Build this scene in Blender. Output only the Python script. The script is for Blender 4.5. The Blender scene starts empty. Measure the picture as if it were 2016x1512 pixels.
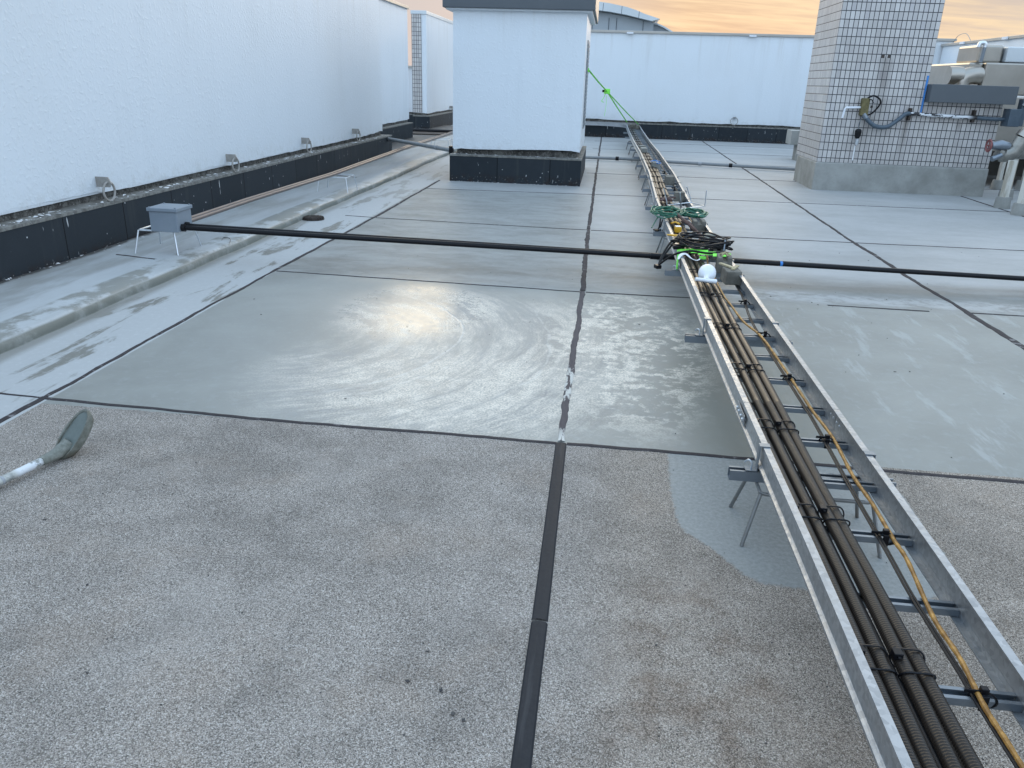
import bpy, bmesh, math, random
from mathutils import Vector, Matrix

rnd = random.Random(7)
R = math.radians
S = bpy.context.scene
COL = S.collection

# ------------------------------------------------------------------ camera
cam = bpy.data.cameras.new('camera')
cam.sensor_fit = 'HORIZONTAL'; cam.sensor_width = 36.0
cam.lens = 36.0 * 1540.0 / 2016.0
cam.clip_start = 0.05; cam.clip_end = 6000
camo = bpy.data.objects.new('camera', cam); COL.objects.link(camo)
_p, _y, _r = R(21.24), R(-5.95), R(1.8)
fw = Vector((math.sin(_y) * math.cos(_p), math.cos(_y) * math.cos(_p), -math.sin(_p)))
rt = Vector((math.cos(_y), -math.sin(_y), 0)); up = rt.cross(fw)
r2 = rt * math.cos(_r) + up * math.sin(_r); u2 = -rt * math.sin(_r) + up * math.cos(_r)
camo.matrix_world = Matrix(((r2.x, u2.x, -fw.x, 0), (r2.y, u2.y, -fw.y, 0), (r2.z, u2.z, -fw.z, 1.6), (0, 0, 0, 1)))
S.camera = camo

# ------------------------------------------------------------------ node helper
class E:
    """a socket with arithmetic"""
    def __init__(s, t, k): s.t = t; s.k = k
    def _m(s, op, *a, clamp=False):
        n = s.t.nodes.new('ShaderNodeMath'); n.operation = op; n.use_clamp = clamp
        for i, v in enumerate((s,) + a):
            if isinstance(v, E): s.t.links.new(v.k, n.inputs[i])
            else: n.inputs[i].default_value = v
        return E(s.t, n.outputs[0])
    def __add__(s, o): return s._m('ADD', o)
    __radd__ = __add__
    def __sub__(s, o): return s._m('SUBTRACT', o)
    def __rsub__(s, o): return (s * -1.0) + o
    def __mul__(s, o): return s._m('MULTIPLY', o)
    __rmul__ = __mul__
    def __truediv__(s, o): return s._m('DIVIDE', o)
    def pow(s, o): return s._m('POWER', o)
    def abs(s): return s._m('ABSOLUTE')
    def floor(s): return s._m('FLOOR')
    def fract(s): return s._m('FRACT')
    def sin(s): return s._m('SINE')
    def sqrt(s): return s._m('SQRT')
    def exp(s): return s._m('EXPONENT')
    def atan2(s, o): return s._m('ARCTAN2', o)
    def lt(s, o): return s._m('LESS_THAN', o)
    def gt(s, o): return s._m('GREATER_THAN', o)
    def min(s, o): return s._m('MINIMUM', o)
    def max(s, o): return s._m('MAXIMUM', o)
    def clamp(s): return s._m('ADD', 0.0, clamp=True)
    def step(s, a, b):
        n = s.t.nodes.new('ShaderNodeMapRange'); n.interpolation_type = 'SMOOTHSTEP'
        s.t.links.new(s.k, n.inputs[0])
        if a < b:
            n.inputs[1].default_value = a; n.inputs[2].default_value = b
            n.inputs[3].default_value = 0; n.inputs[4].default_value = 1
        else:
            n.inputs[1].default_value = b; n.inputs[2].default_value = a
            n.inputs[3].default_value = 1; n.inputs[4].default_value = 0
        return E(s.t, n.outputs[0])

class G:
    """node tree builder"""
    def __init__(s, t): s.t = t; s.t.nodes.clear()
    def new(s, ty, **kw):
        n = s.t.nodes.new(ty)
        for k, v in kw.items(): setattr(n, k, v)
        return n
    def link(s, v, inp):
        if isinstance(v, E): s.t.links.new(v.k, inp)
        elif isinstance(v, (tuple, list)) and len(v) == 3 and inp.type == 'RGBA': inp.default_value = (*v, 1)
        else: inp.default_value = v
    def xyz(s, v):
        n = s.new('ShaderNodeSeparateXYZ'); s.link(v, n.inputs[0])
        return [E(s.t, o) for o in n.outputs]
    def vec(s, x, y, z=0.0):
        n = s.new('ShaderNodeCombineXYZ')
        for i, v in enumerate((x, y, z)): s.link(v, n.inputs[i])
        return E(s.t, n.outputs[0])
    def pos(s):
        return E(s.t, s.new('ShaderNodeNewGeometry').outputs['Position'])
    def obj(s):
        return E(s.t, s.new('ShaderNodeTexCoord').outputs['Object'])
    def normal(s):
        return E(s.t, s.new('ShaderNodeNewGeometry').outputs['True Normal'])
    def noise(s, v, scale, detail=4.0, rough=0.55, dist=0.0, col=False):
        n = s.new('ShaderNodeTexNoise'); s.link(v, n.inputs['Vector'])
        n.inputs['Scale'].default_value = scale; n.inputs['Detail'].default_value = detail
        n.inputs['Roughness'].default_value = rough; n.inputs['Distortion'].default_value = dist
        return E(s.t, n.outputs['Color' if col else 'Fac'])
    def voro(s, v, scale, feature='F1', out='Distance', rand=1.0):
        n = s.new('ShaderNodeTexVoronoi', feature=feature); s.link(v, n.inputs['Vector'])
        n.inputs['Scale'].default_value = scale; n.inputs['Randomness'].default_value = rand
        return E(s.t, n.outputs[out])
    def white(s, v):
        n = s.new('ShaderNodeTexWhiteNoise'); s.link(v, n.inputs['Vector'])
        return E(s.t, n.outputs['Value'])
    def mix(s, f, a, b, mode='MIX'):
        n = s.new('ShaderNodeMix', data_type='RGBA', blend_type=mode, clamp_factor=True)
        s.link(f, n.inputs[0]); s.link(a, n.inputs[6]); s.link(b, n.inputs[7])
        return E(s.t, n.outputs[2])
    def scale(s, c, f):
        n = s.new('ShaderNodeVectorMath', operation='SCALE'); s.link(c, n.inputs[0]); s.link(f, n.inputs[3])
        return E(s.t, n.outputs[0])
    def vadd(s, a, b):
        n = s.new('ShaderNodeVectorMath', operation='ADD'); s.link(a, n.inputs[0]); s.link(b, n.inputs[1])
        return E(s.t, n.outputs[0])
    def ramp(s, f, stops, interp='LINEAR'):
        n = s.new('ShaderNodeValToRGB'); s.link(f, n.inputs[0]); cr = n.color_ramp; cr.interpolation = interp
        while len(cr.elements) < len(stops): cr.elements.new(0.5)
        for e, (p, c) in zip(cr.elements, stops):
            e.position = p; e.color = (*c, 1) if isinstance(c, tuple) else (c, c, c, 1)
        return E(s.t, n.outputs[0])
    def bump(s, h, strength=0.5, dist=0.01, n0=None):
        n = s.new('ShaderNodeBump'); s.link(h, n.inputs['Height'])
        n.inputs['Strength'].default_value = strength; n.inputs['Distance'].default_value = dist
        if n0 is not None: s.link(n0, n.inputs['Normal'])
        return E(s.t, n.outputs[0])
    def out(s, col, rough=0.6, metal=0.0, normal=None, spec=0.5):
        b = s.new('ShaderNodeBsdfPrincipled'); o = s.new('ShaderNodeOutputMaterial')
        s.link(col, b.inputs['Base Color']); s.link(rough, b.inputs['Roughness']); s.link(metal, b.inputs['Metallic'])
        s.link(spec, b.inputs['Specular IOR Level'])
        if normal is not None: s.link(normal, b.inputs['Normal'])
        s.t.links.new(b.outputs[0], o.inputs[0])
        return b

MATS = {}
def mat(name):
    def deco(f):
        m = bpy.data.materials.new(name); m.use_nodes = True
        f(G(m.node_tree)); MATS[name] = m
        return f
    return deco

# ------------------------------------------------------------------ sky, sun, exposure
SUN_EL, SUN_AZ = 4.0, 8.0
w = bpy.data.worlds.new('World'); S.world = w; w.use_nodes = True
g = G(w.node_tree)
sky = g.new('ShaderNodeTexSky', sky_type='NISHITA', sun_disc=False)
sky.sun_elevation = R(SUN_EL); sky.sun_rotation = R(SUN_AZ)
sky.altitude = 50; sky.air_density = 1.2; sky.dust_density = 1.5; sky.ozone_density = 1.6
d = E(g.t, g.new('ShaderNodeTexCoord').outputs['Generated'])
dx, dy, dz = g.xyz(d)
h = (dx * dx + dy * dy).sqrt()
fwd = dy / h.max(0.001)
azi = dx.atan2(dy)
front = fwd.step(-0.35, 0.95)
# bands of high thin cloud lit from below by the low sun
cn = g.noise(g.vec(azi * 3.2, dz * 44.0 + azi * 3.0, 0.3), 1.0, 5.0, 0.55, 0.35)
cn2 = g.noise(g.vec(azi * 11.0, dz * 150.0 + azi * 11.0, 4.3), 1.0, 4.0, 0.6, 0.6)
streak = (cn * 0.65 + cn2 * 0.35).step(0.38, 0.62)
low = g.ramp((azi * 0.9 + 0.5), [(0.0, (6.0, 5.6, 5.7)), (0.40, (6.3, 5.5, 5.2)), (0.58, (5.6, 4.3, 3.3)), (0.78, (5.6, 4.7, 4.0)), (1.0, (5.8, 5.4, 5.4))])
lowc = g.mix(streak * azi.step(-0.25, 0.1), g.scale(low, 0.82), g.mix(azi.step(-0.15, 0.1), g.scale(low, 1.08), (6.9, 5.5, 3.8)))
back = g.mix(dz.step(0.0, 0.9), (8.8, 10.6, 12.8), (7.4, 10.2, 13.6))
side = (dy * 0.940 - dx * 0.342) / h.max(0.001)
bright = g.mix(side.step(0.45, 0.985), back, (30.0, 25.5, 18.5))
glow = g.mix(dz.step(0.11, 0.25), lowc, bright)
glow = g.mix(dz.step(0.30, 0.62), glow, (7.0, 8.6, 10.4))
cloud = g.mix(front, back, glow)
tot = g.mix(0.95, E(g.t, sky.outputs[0]), cloud)
bg = g.new('ShaderNodeBackground'); g.link(tot, bg.inputs[0]); bg.inputs[1].default_value = 0.1
wo = g.new('ShaderNodeOutputWorld'); g.t.links.new(bg.outputs[0], wo.inputs[0])

sun = bpy.data.lights.new('sun', 'SUN'); sun.energy = 0.5; sun.angle = R(12); sun.color = (1.0, 0.80, 0.58)
suno = bpy.data.objects.new('sun', sun); COL.objects.link(suno)
_d = Vector((math.sin(R(SUN_AZ)) * math.cos(R(SUN_EL)), math.cos(R(SUN_AZ)) * math.cos(R(SUN_EL)), math.sin(R(SUN_EL))))
suno.rotation_euler = _d.to_track_quat('Z', 'Y').to_euler(); suno.location = _d * 60
vs = S.view_settings
vs.view_transform = 'Standard'; vs.look = 'None'; vs.gamma = 1.0; vs.use_curve_mapping = False
vs.exposure = 0.46
S.cycles.use_denoising = True
S.cycles.max_bounces = 6; S.cycles.diffuse_bounces = 3; S.cycles.glossy_bounces = 3
S.cycles.caustics_reflective = False; S.cycles.caustics_refractive = False

# ------------------------------------------------------------------ materials
def blob(x, y, cx, cy, rx, ry):
    return ((x - cx) / rx * ((x - cx) / rx) + (y - cy) / ry * ((y - cy) / ry)).step(1.0, 0.15)

@mat('roof_floor')
def _(g):
    p = g.pos(); x, y, z = g.xyz(p)
    p2 = g.vec(x, y, 0.0)
    # ---- exposed aggregate in the nearest bays
    c1 = g.voro(p2, 400.0, out='Color'); c1x, c1y, _z = g.xyz(c1)
    n1 = g.noise(p2, 120.0, 5.0, 0.78)
    stone = g.ramp(c1x, [(0.0, (0.025, 0.024, 0.023)), (0.18, (0.075, 0.068, 0.062)), (0.40, (0.235, 0.215, 0.19)), (0.66, (0.40, 0.37, 0.33)), (0.86, (0.54, 0.51, 0.465)), (0.97, (0.75, 0.73, 0.70))])
    agg = g.mix(0.36, stone, g.ramp(n1, [(0.34, (0.05, 0.046, 0.043)), (0.66, (0.50, 0.47, 0.43))]))
    agg = g.mix(g.voro(p2, 190.0).step(0.20, 0.08) * g.white(g.scale(p2, 1.0)).gt(2.0), agg, (0.10, 0.095, 0.09))
    big = g.noise(p2, 1.1, 7.0, 0.66, 0.6)
    mid = g.noise(p2, 5.0, 5.0, 0.65)
    agg = g.mix((big * 0.6 + mid * 0.4).step(0.42, 0.62) * 0.6, agg, g.scale(agg, 0.58))
    agg = g.mix((g.noise(g.vec(x + 7.0, y, 0.0), 2.6, 5.0, 0.6)).step(0.50, 0.7) * 0.32, agg, g.mix(0.4, agg, (0.34, 0.26, 0.19)))
    agg = g.mix((g.noise(g.vec(x, y + 11.0, 0.0), 1.9, 5.0, 0.6)).step(0.52, 0.66) * 0.14, agg, (0.46, 0.44, 0.41))
    pit = g.voro(p2, 38.0); pit = pit.step(0.16, 0.08) * g.noise(p2, 9.0, 2.0).step(0.54, 0.62)
    agg = g.mix(pit, agg, (0.06, 0.06, 0.065))
    agg = g.mix(1.0, agg, (1.04, 1.0, 0.985), 'MULTIPLY')
    agg = g.mix(x.step(-0.1, 0.25) * 0.40, agg, g.mix(1.0, agg, (1.0, 0.90, 0.78), 'MULTIPLY'))
    rs = blob(x, y, 0.36, 1.75, 0.34, 0.75) * (mid * 0.6 + big * 0.4).step(0.44, 0.60)
    agg = g.mix(rs * 0.6, agg, g.mix(1.0, agg, (0.62, 0.50, 0.42), 'MULTIPLY'))
    # ---- fresh grey coating, brushed out in arcs, dusted with pale powder
    cb = g.noise(p2, 1.1, 5.0, 0.6, 0.4); cf = g.noise(p2, 14.0, 5.0, 0.7)
    fresh = g.mix(cb.step(0.35, 0.7), (0.245, 0.246, 0.226), (0.295, 0.298, 0.276))
    fresh = g.mix(cf.step(0.45, 0.75) * 0.35, fresh, (0.38, 0.39, 0.385))
    ax = x + 2.05; ay = y - 4.8
    rad = (ax * ax + ay * ay).sqrt(); ang = ay.atan2(ax)
    warp = g.noise(p2, 1.6, 3.0)
    arcs = g.noise(g.vec(rad * 9.0 + warp * 2.2, ang * 1.6, 1.7), 1.0, 5.0, 0.68)
    fine = g.noise(g.vec(rad * 60.0, ang * 10.0, 0.2), 1.0, 4.0, 0.75, 0.3)
    grit = g.noise(p2, 120.0, 3.0, 0.75)
    wor = (blob(x, y, -0.85, 4.05, 1.25, 1.05).max(blob(x, y, -1.15, 5.35, 0.85, 1.0))).max(blob(x, y, -0.35, 4.6, 0.7, 1.6) * 0.8)
    wor2 = blob(x, y, 0.22, 4.9, 0.68, 1.65)
    pnoise = g.noise(p2, 3.2, 6.0, 0.7, 0.5)
    powder1 = wor * (arcs * 0.55 + pnoise * 0.25 + fine * 0.20 + blob(x, y, -0.6, 3.95, 1.0, 0.8) * 0.05).step(0.42, 0.60)
    powder2 = wor2 * (pnoise * 0.6 + cf * 0.4).step(0.46, 0.55)
    speck = g.noise(p2, 85.0, 4.0, 0.85)
    pw = (powder1.max(powder2)) * ((speck * 0.75 + cf * 0.25).step(0.43, 0.56) * 0.85 + 0.15)
    fresh = g.mix(wor * 0.55 * (speck.step(0.42, 0.58)), fresh, (0.37, 0.36, 0.365))
    fresh = g.mix(pw * 0.95, fresh, (0.76, 0.69, 0.59))
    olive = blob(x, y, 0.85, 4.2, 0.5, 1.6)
    fresh = g.mix(olive * 0.6 * (1.0 - pw), fresh, (0.20, 0.198, 0.165))  # unpowdered olive coating, darkened to paint in part of the ladder's shade
    line = ((rad - 1.14 - warp * 0.10).abs().step(0.012, 0.004) * ang.abs().step(1.25, 0.7)).max((rad - 1.70 - warp * 0.2).abs().step(0.012, 0.004) * ang.abs().step(0.9, 0.3) * 0.6).max((rad - 1.36 + warp * 0.12).abs().step(0.010, 0.003) * (ang + 0.6).abs().step(0.5, 0.2) * 0.7)
    fresh = g.mix(line * (cf.step(0.35, 0.55)) * 0.55, fresh, (0.62, 0.60, 0.56))
    dark_arcs = (arcs.step(0.36, 0.28)) * wor  # darker brush arcs in the worn coating
    fresh = g.mix(dark_arcs * 0.75, fresh, (0.22, 0.22, 0.235))
    tr = x.step(0.95, 1.4) * (g.noise(g.vec(x * 6.0, y * 1.2, 2.0), 1.0, 5.0, 0.7)).step(0.54, 0.66)
    fresh = g.mix(tr * 0.4, fresh, (0.42, 0.44, 0.44))
    # ---- older, paler coating further off with brush streaks across the bay
    st = g.noise(g.vec(x * 2.4, y * 4.2, 5.0), 1.0, 7.0, 0.68, 0.5)
    st2 = g.noise(g.vec(x * 0.5, y * 1.4, 9.0), 1.0, 4.0, 0.6)
    old = g.mix((st * 0.6 + st2 * 0.4).step(0.36, 0.64), (0.215, 0.216, 0.202), (0.305, 0.31, 0.30))
    old = g.mix(g.noise(p2, 24.0, 5.0, 0.8).step(0.60, 0.72) * 0.4, old, (0.46, 0.46, 0.45))
    palz = (y.step(7.5, 9.6) * x.step(-0.4, 0.1)).max(y.step(11.8, 12.6))
    palz = palz.max(x.step(1.3, 1.7) * y.step(6.9, 7.5))
    old = g.mix(palz * 0.8, old, g.mix((st2 * 0.7 + st * 0.3).step(0.3, 0.7), (0.335, 0.338, 0.335), (0.425, 0.43, 0.43)))
    brown = ((y + st2 * 0.35 - 7.08).abs()).step(0.22, 0.05) * g.noise(g.vec(x * 1.1, y * 3.0, 2.2), 1.0, 4.0).step(0.40, 0.55)
    old = g.mix(brown * 0.7, old, (0.20, 0.192, 0.172))
    chalk = ((y + pnoise * 0.3 - 6.68).abs()).step(0.2, 0.08) * x.step(0.6, 1.4) * (cf * 0.5 + st * 0.5).step(0.42, 0.56)
    old = g.mix(chalk * 0.6, old, (0.44, 0.445, 0.445))
    ye = y + (pnoise - 0.5) * 0.25
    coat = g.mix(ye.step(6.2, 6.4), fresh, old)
    # ---- left gutter bay: chalky, with damp streaks running along it
    ls = g.noise(g.vec(x * 5.5, y * 0.85, 3.0), 1.0, 6.0, 0.62, 0.5)
    lp = g.noise(g.vec(x * 1.4, y * 0.8, 8.0), 1.0, 6.0, 0.68, 0.3)
    left = g.mix((ls * 0.6 + lp * 0.4).step(0.43, 0.48), (0.205, 0.20, 0.178), (0.43, 0.44, 0.44))
    left = g.mix(g.noise(p2, 30.0, 4.0, 0.7).step(0.5, 0.75) * 0.3, left, (0.62, 0.63, 0.64))
    left = g.mix(((x + ls * 0.12 + 3.38).abs()).step(0.14, 0.03) * 0.85, left, (0.25, 0.245, 0.225))
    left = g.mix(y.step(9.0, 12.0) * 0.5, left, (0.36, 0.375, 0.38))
    edge = y + (g.noise(p2, 22.0, 3.0, 0.7) - 0.5) * 0.03
    isleft = x.lt(-2.75)
    isagg = edge.lt(3.372) * (1.0 - isleft)
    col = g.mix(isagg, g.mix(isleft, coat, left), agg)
    # thin grey mortar spread round the feet of the first stool
    pn = (g.noise(p2, 3.2, 5.0, 0.6) - 0.5) * 0.45
    q = (((x - 0.87) / 0.49).abs().pow(4.0) + ((y + x * 0.06 - 3.0) / 0.60).abs().pow(4.0)) + pn + (x + 0.0 - y * 0.55).step(0.10, -0.10) * 0.0 + (((x - 0.42).abs()).step(0.25, 0.0) * y.step(2.75, 2.45)) * 0.9 + (((x - 1.36).abs()).step(0.10, 0.02) * ((y - 2.80).abs()).step(0.09, 0.02)) * 0.6
    patch = (q + (g.noise(p2, 40.0, 3.0, 0.7) - 0.5) * 0.35).step(1.08, 0.92) * isagg
    col = g.mix(patch, col, g.mix(g.noise(p2, 60.0, 4.0, 0.75).step(0.3, 0.7), g.mix(cb, (0.215, 0.222, 0.212), (0.265, 0.272, 0.262)), (0.315, 0.322, 0.312)))
    agm = isagg * (1.0 - patch)
    hagg = g.voro(p2, 320.0) * -0.7 + n1 * 0.6 - pit * 0.8
    hcoat = line * 0.35 + cf * 0.25 + arcs * wor * 0.5 + grit * 0.06 + g.noise(p2, 3.0, 3.0) * 0.6
    nrm = g.bump(hagg * agm, 0.55, 0.004)
    nrm = g.bump(hcoat * (1.0 - agm), 0.35, 0.006, nrm)
    wet = blob(x, y, -1.4, 5.0, 1.7, 2.0)
    hot = blob(x, y, -1.30, 5.50, 0.70, 0.95)
    rc = 0.56 + (cf - 0.5) * 0.35 - wet * 0.16 + pw * 0.12 - hot * 0.20
    rgh = agm * 0.85 + (1.0 - agm) * rc
    g.out(col, rgh, 0.0, nrm, 0.26 + (wet * 0.24) * (1.0 - agm) - agm * 0.14 - patch * 0.12)

@mat('strip_coating')
def _(g):
    p = g.pos(); x, y, z = g.xyz(p)
    ls = g.noise(g.vec(x * 4.5, y * 0.9, 3.0), 1.0, 6.0, 0.62, 0.5)
    lp = g.noise(g.vec(x * 2.0, y * 0.7, 1.0), 1.0, 5.0, 0.6)
    c = g.mix((ls * 0.5 + lp * 0.5).step(0.40, 0.60), (0.30, 0.305, 0.295), (0.42, 0.445, 0.455))
    c = g.mix((x + ls * 0.5 + 3.75).step(0.0, 0.12) * 0.5, c, (0.50, 0.52, 0.53))
    pn = g.noise(p, 5.0, 5.0, 0.7)
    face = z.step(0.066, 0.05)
    c = g.mix(face * 0.92, c, g.mix((pn * 0.5 + lp * 0.5).step(0.46, 0.62), (0.13, 0.135, 0.112), (0.25, 0.255, 0.235)))  # step face: olive coating, with its shade also put into the colour
    c = g.mix((x + lp * 0.12 + 3.66).step(-0.01, 0.02) * (lp * 0.6 + pn * 0.4).step(0.46, 0.54) * 0.85 * (1.0 - face), c, (0.20, 0.198, 0.172))
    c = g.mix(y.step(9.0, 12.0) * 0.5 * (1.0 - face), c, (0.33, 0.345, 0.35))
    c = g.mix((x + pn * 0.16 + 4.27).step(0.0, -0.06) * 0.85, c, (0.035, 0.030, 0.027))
    g.out(c, 0.5, 0, g.bump(pn * 0.6 + g.noise(p, 40.0, 3.0) * 0.2, 0.4, 0.006))

@mat('mastic')
def _(g):
    p = g.pos()
    n = g.noise(p, 22.0, 5.0, 0.7); n2 = g.noise(p, 3.5, 4.0, 0.6)
    c = g.mix(n, (0.028, 0.025, 0.027), (0.075, 0.066, 0.068))
    c = g.mix((n2 * 0.5 + n * 0.5).step(0.56, 0.64) * 0.8, c, (0.26, 0.25, 0.25))
    g.out(c, 0.75, 0, g.bump(n, 0.5, 0.006), 0.15)

@mat('chipped_mastic')
def _(g):
    p = g.pos(); x, y, z = g.xyz(p)
    n = g.noise(g.vec(x * 34.0, y * 6.5, 0.0), 1.0, 6.0, 0.7)
    m = y.step(3.7, 3.35).max(((y - 4.15).abs()).step(0.45, 0.15) * 0.9)
    k = (n + (m - 0.5) * 0.16).step(0.53, 0.57) * m
    c = g.mix(k, g.mix(n, (0.055, 0.048, 0.052), (0.13, 0.115, 0.12)), (0.60, 0.585, 0.54))
    g.out(c, 0.75, 0, g.bump(n, 0.6, 0.008), 0.15)

@mat('joint_rubber')
def _(g):
    p = g.pos(); n = g.noise(p, 60.0, 4.0, 0.7)
    x, y, z = g.xyz(p)
    c = g.mix(n, (0.016, 0.018, 0.022), (0.034, 0.037, 0.043))
    c = g.mix(g.noise(g.vec(x * 40.0, y * 2.0, 0.0), 1.0, 4.0).step(0.55, 0.7) * 0.5, c, (0.06, 0.062, 0.068))
    g.out(c, 0.6, 0, g.bump(n, 0.2, 0.003), 0.15)

def plaster(name, tint):
    @mat(name)
    def _(g):
        p = g.pos(); x, y, z = g.xyz(p)
        n = g.noise(p, 26.0, 3.0, 0.5, 0.6); m = g.noise(p, 9.0, 4.0, 0.6, 0.3); f = g.noise(p, 70.0, 2.0)
        st = g.noise(g.vec(x * 3.0, y * 3.0, z * 0.35), 1.0, 5.0, 0.6)
        run = g.noise(g.vec(x * 5.0, y * 5.0, z * 0.22), 1.0, 5.0, 0.65).step(0.52, 0.72) * z.step(1.6, 3.1)
        c = g.mix(run * 0.35, tint, (0.52, 0.51, 0.48))
        c = g.mix(st.step(0.50, 0.75) * 0.35, c, g.scale(c, 0.88))
        c = g.mix(g.noise(p, 0.7, 4.0).step(0.45, 0.7) * 0.25, c, tuple(v * k for v, k in zip(tint, (0.93, 0.91, 0.88))))
        c = g.mix(z.step(0.75, 0.53) * m.step(0.45, 0.65) * 0.25, c, (0.5, 0.5, 0.47))
        hgt = n.step(0.48, 0.72) * 0.8 + m * 0.5 + f * 0.12
        g.out(c, 0.55, 0, g.bump(hgt, 0.24, 0.012), 0.3)
plaster('plaster', (0.725, 0.765, 0.80))
plaster('plaster_far', (0.72, 0.725, 0.74))

@mat('slate')
def _(g):
    p = g.pos(); x, y, z = g.xyz(p); nx, ny, nz = g.xyz(g.normal())
    side = nx.abs().gt(0.5)
    u = side * y + (1.0 - side) * x
    cell = (u / 0.87).floor(); fr = (u / 0.87).fract()
    seam = fr.lt(0.014)
    tone = g.white(g.vec(cell, 3.0, 1.0))
    n = g.noise(p, 6.0, 5.0, 0.65); f = g.noise(p, 90.0, 3.0, 0.7)
    c = g.mix(n * 0.6 + tone * 0.4, (0.012, 0.017, 0.022), (0.036, 0.044, 0.052))
    c = g.mix(f.step(0.55, 0.8) * 0.25, c, (0.065, 0.07, 0.075))
    vs_ = g.noise(g.vec(u * 9.0, z * 0.8, 2.0), 1.0, 4.0, 0.6)
    c = g.mix(vs_.step(0.55, 0.7) * 0.25 * (1.0 - nz.abs()), c, (0.065, 0.067, 0.065))
    # paint runs and splashes
    drip = g.noise(g.vec(u * 30.0, z * 4.5, 7.0), 1.0, 2.0, 0.5).step(0.715, 0.745)
    spot = g.voro(g.vec(u, z, 1.0), 9.0).step(0.085, 0.05) * g.white(g.vec((u * 9.0).floor(), (z * 9.0).floor(), 0.0)).gt(0.5)
    c = g.mix((drip.max(spot)) * (1.0 - nz.abs()), c, (0.52, 0.53, 0.54))
    low = z.step(0.17, 0.03) * g.noise(p, 7.0, 5.0, 0.7).step(0.42, 0.6)
    c = g.mix(low * 0.8, c, (0.030, 0.021, 0.018))
    c = g.mix(z.step(0.12, 0.04) * g.noise(p, 30.0, 3.0, 0.7).step(0.62, 0.66), c, (0.42, 0.42, 0.41))
    c = g.mix(seam, c, (0.003, 0.003, 0.003))
    g.out(c, 0.55 + n * 0.2, 0, g.bump(f * 0.15 + n * 0.2 - seam * 1.0, 0.35, 0.006), 0.22)

@mat('kerb_mortar')
def _(g):
    p = g.pos(); x, y, z = g.xyz(p); n = g.noise(p, 9.0, 5.0, 0.7); f = g.noise(p, 45.0, 3.0, 0.7)
    c = g.mix((n * 0.6 + f * 0.4).step(0.42, 0.6), (0.045, 0.042, 0.038), (0.17, 0.165, 0.15))
    c = g.mix(f.step(0.66, 0.7), c, (0.5, 0.5, 0.5))
    g.out(c, 0.8, 0, g.bump(n + f * 0.4, 0.8, 0.015))

@mat('kerb_edging')
def _(g):
    p = g.pos(); n = g.noise(p, 14.0, 5.0, 0.7)
    c = g.mix(n.step(0.35, 0.65), (0.11, 0.105, 0.095), (0.24, 0.235, 0.215))
    c = g.mix(g.noise(p, 40.0, 3.0, 0.7).step(0.68, 0.72), c, (0.6, 0.6, 0.6))
    g.out(c, 0.7, 0, g.bump(n, 0.5, 0.006))

@mat('coping_metal')
def _(g):
    p = g.pos(); n = g.noise(p, 2.5, 4.0)
    g.out(g.mix(n, (0.36, 0.34, 0.31), (0.50, 0.47, 0.43)), 0.45, 0.35)

@mat('slate_paint')
def _(g):
    p = g.pos(); n = g.noise(p, 3.0, 5.0, 0.6); f = g.noise(p, 40.0, 3.0)
    c = g.mix(n, (0.075, 0.088, 0.100), (0.100, 0.113, 0.126))
    g.out(c, 0.55, 0, g.bump(f * 0.3 + n, 0.25, 0.008))

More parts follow.
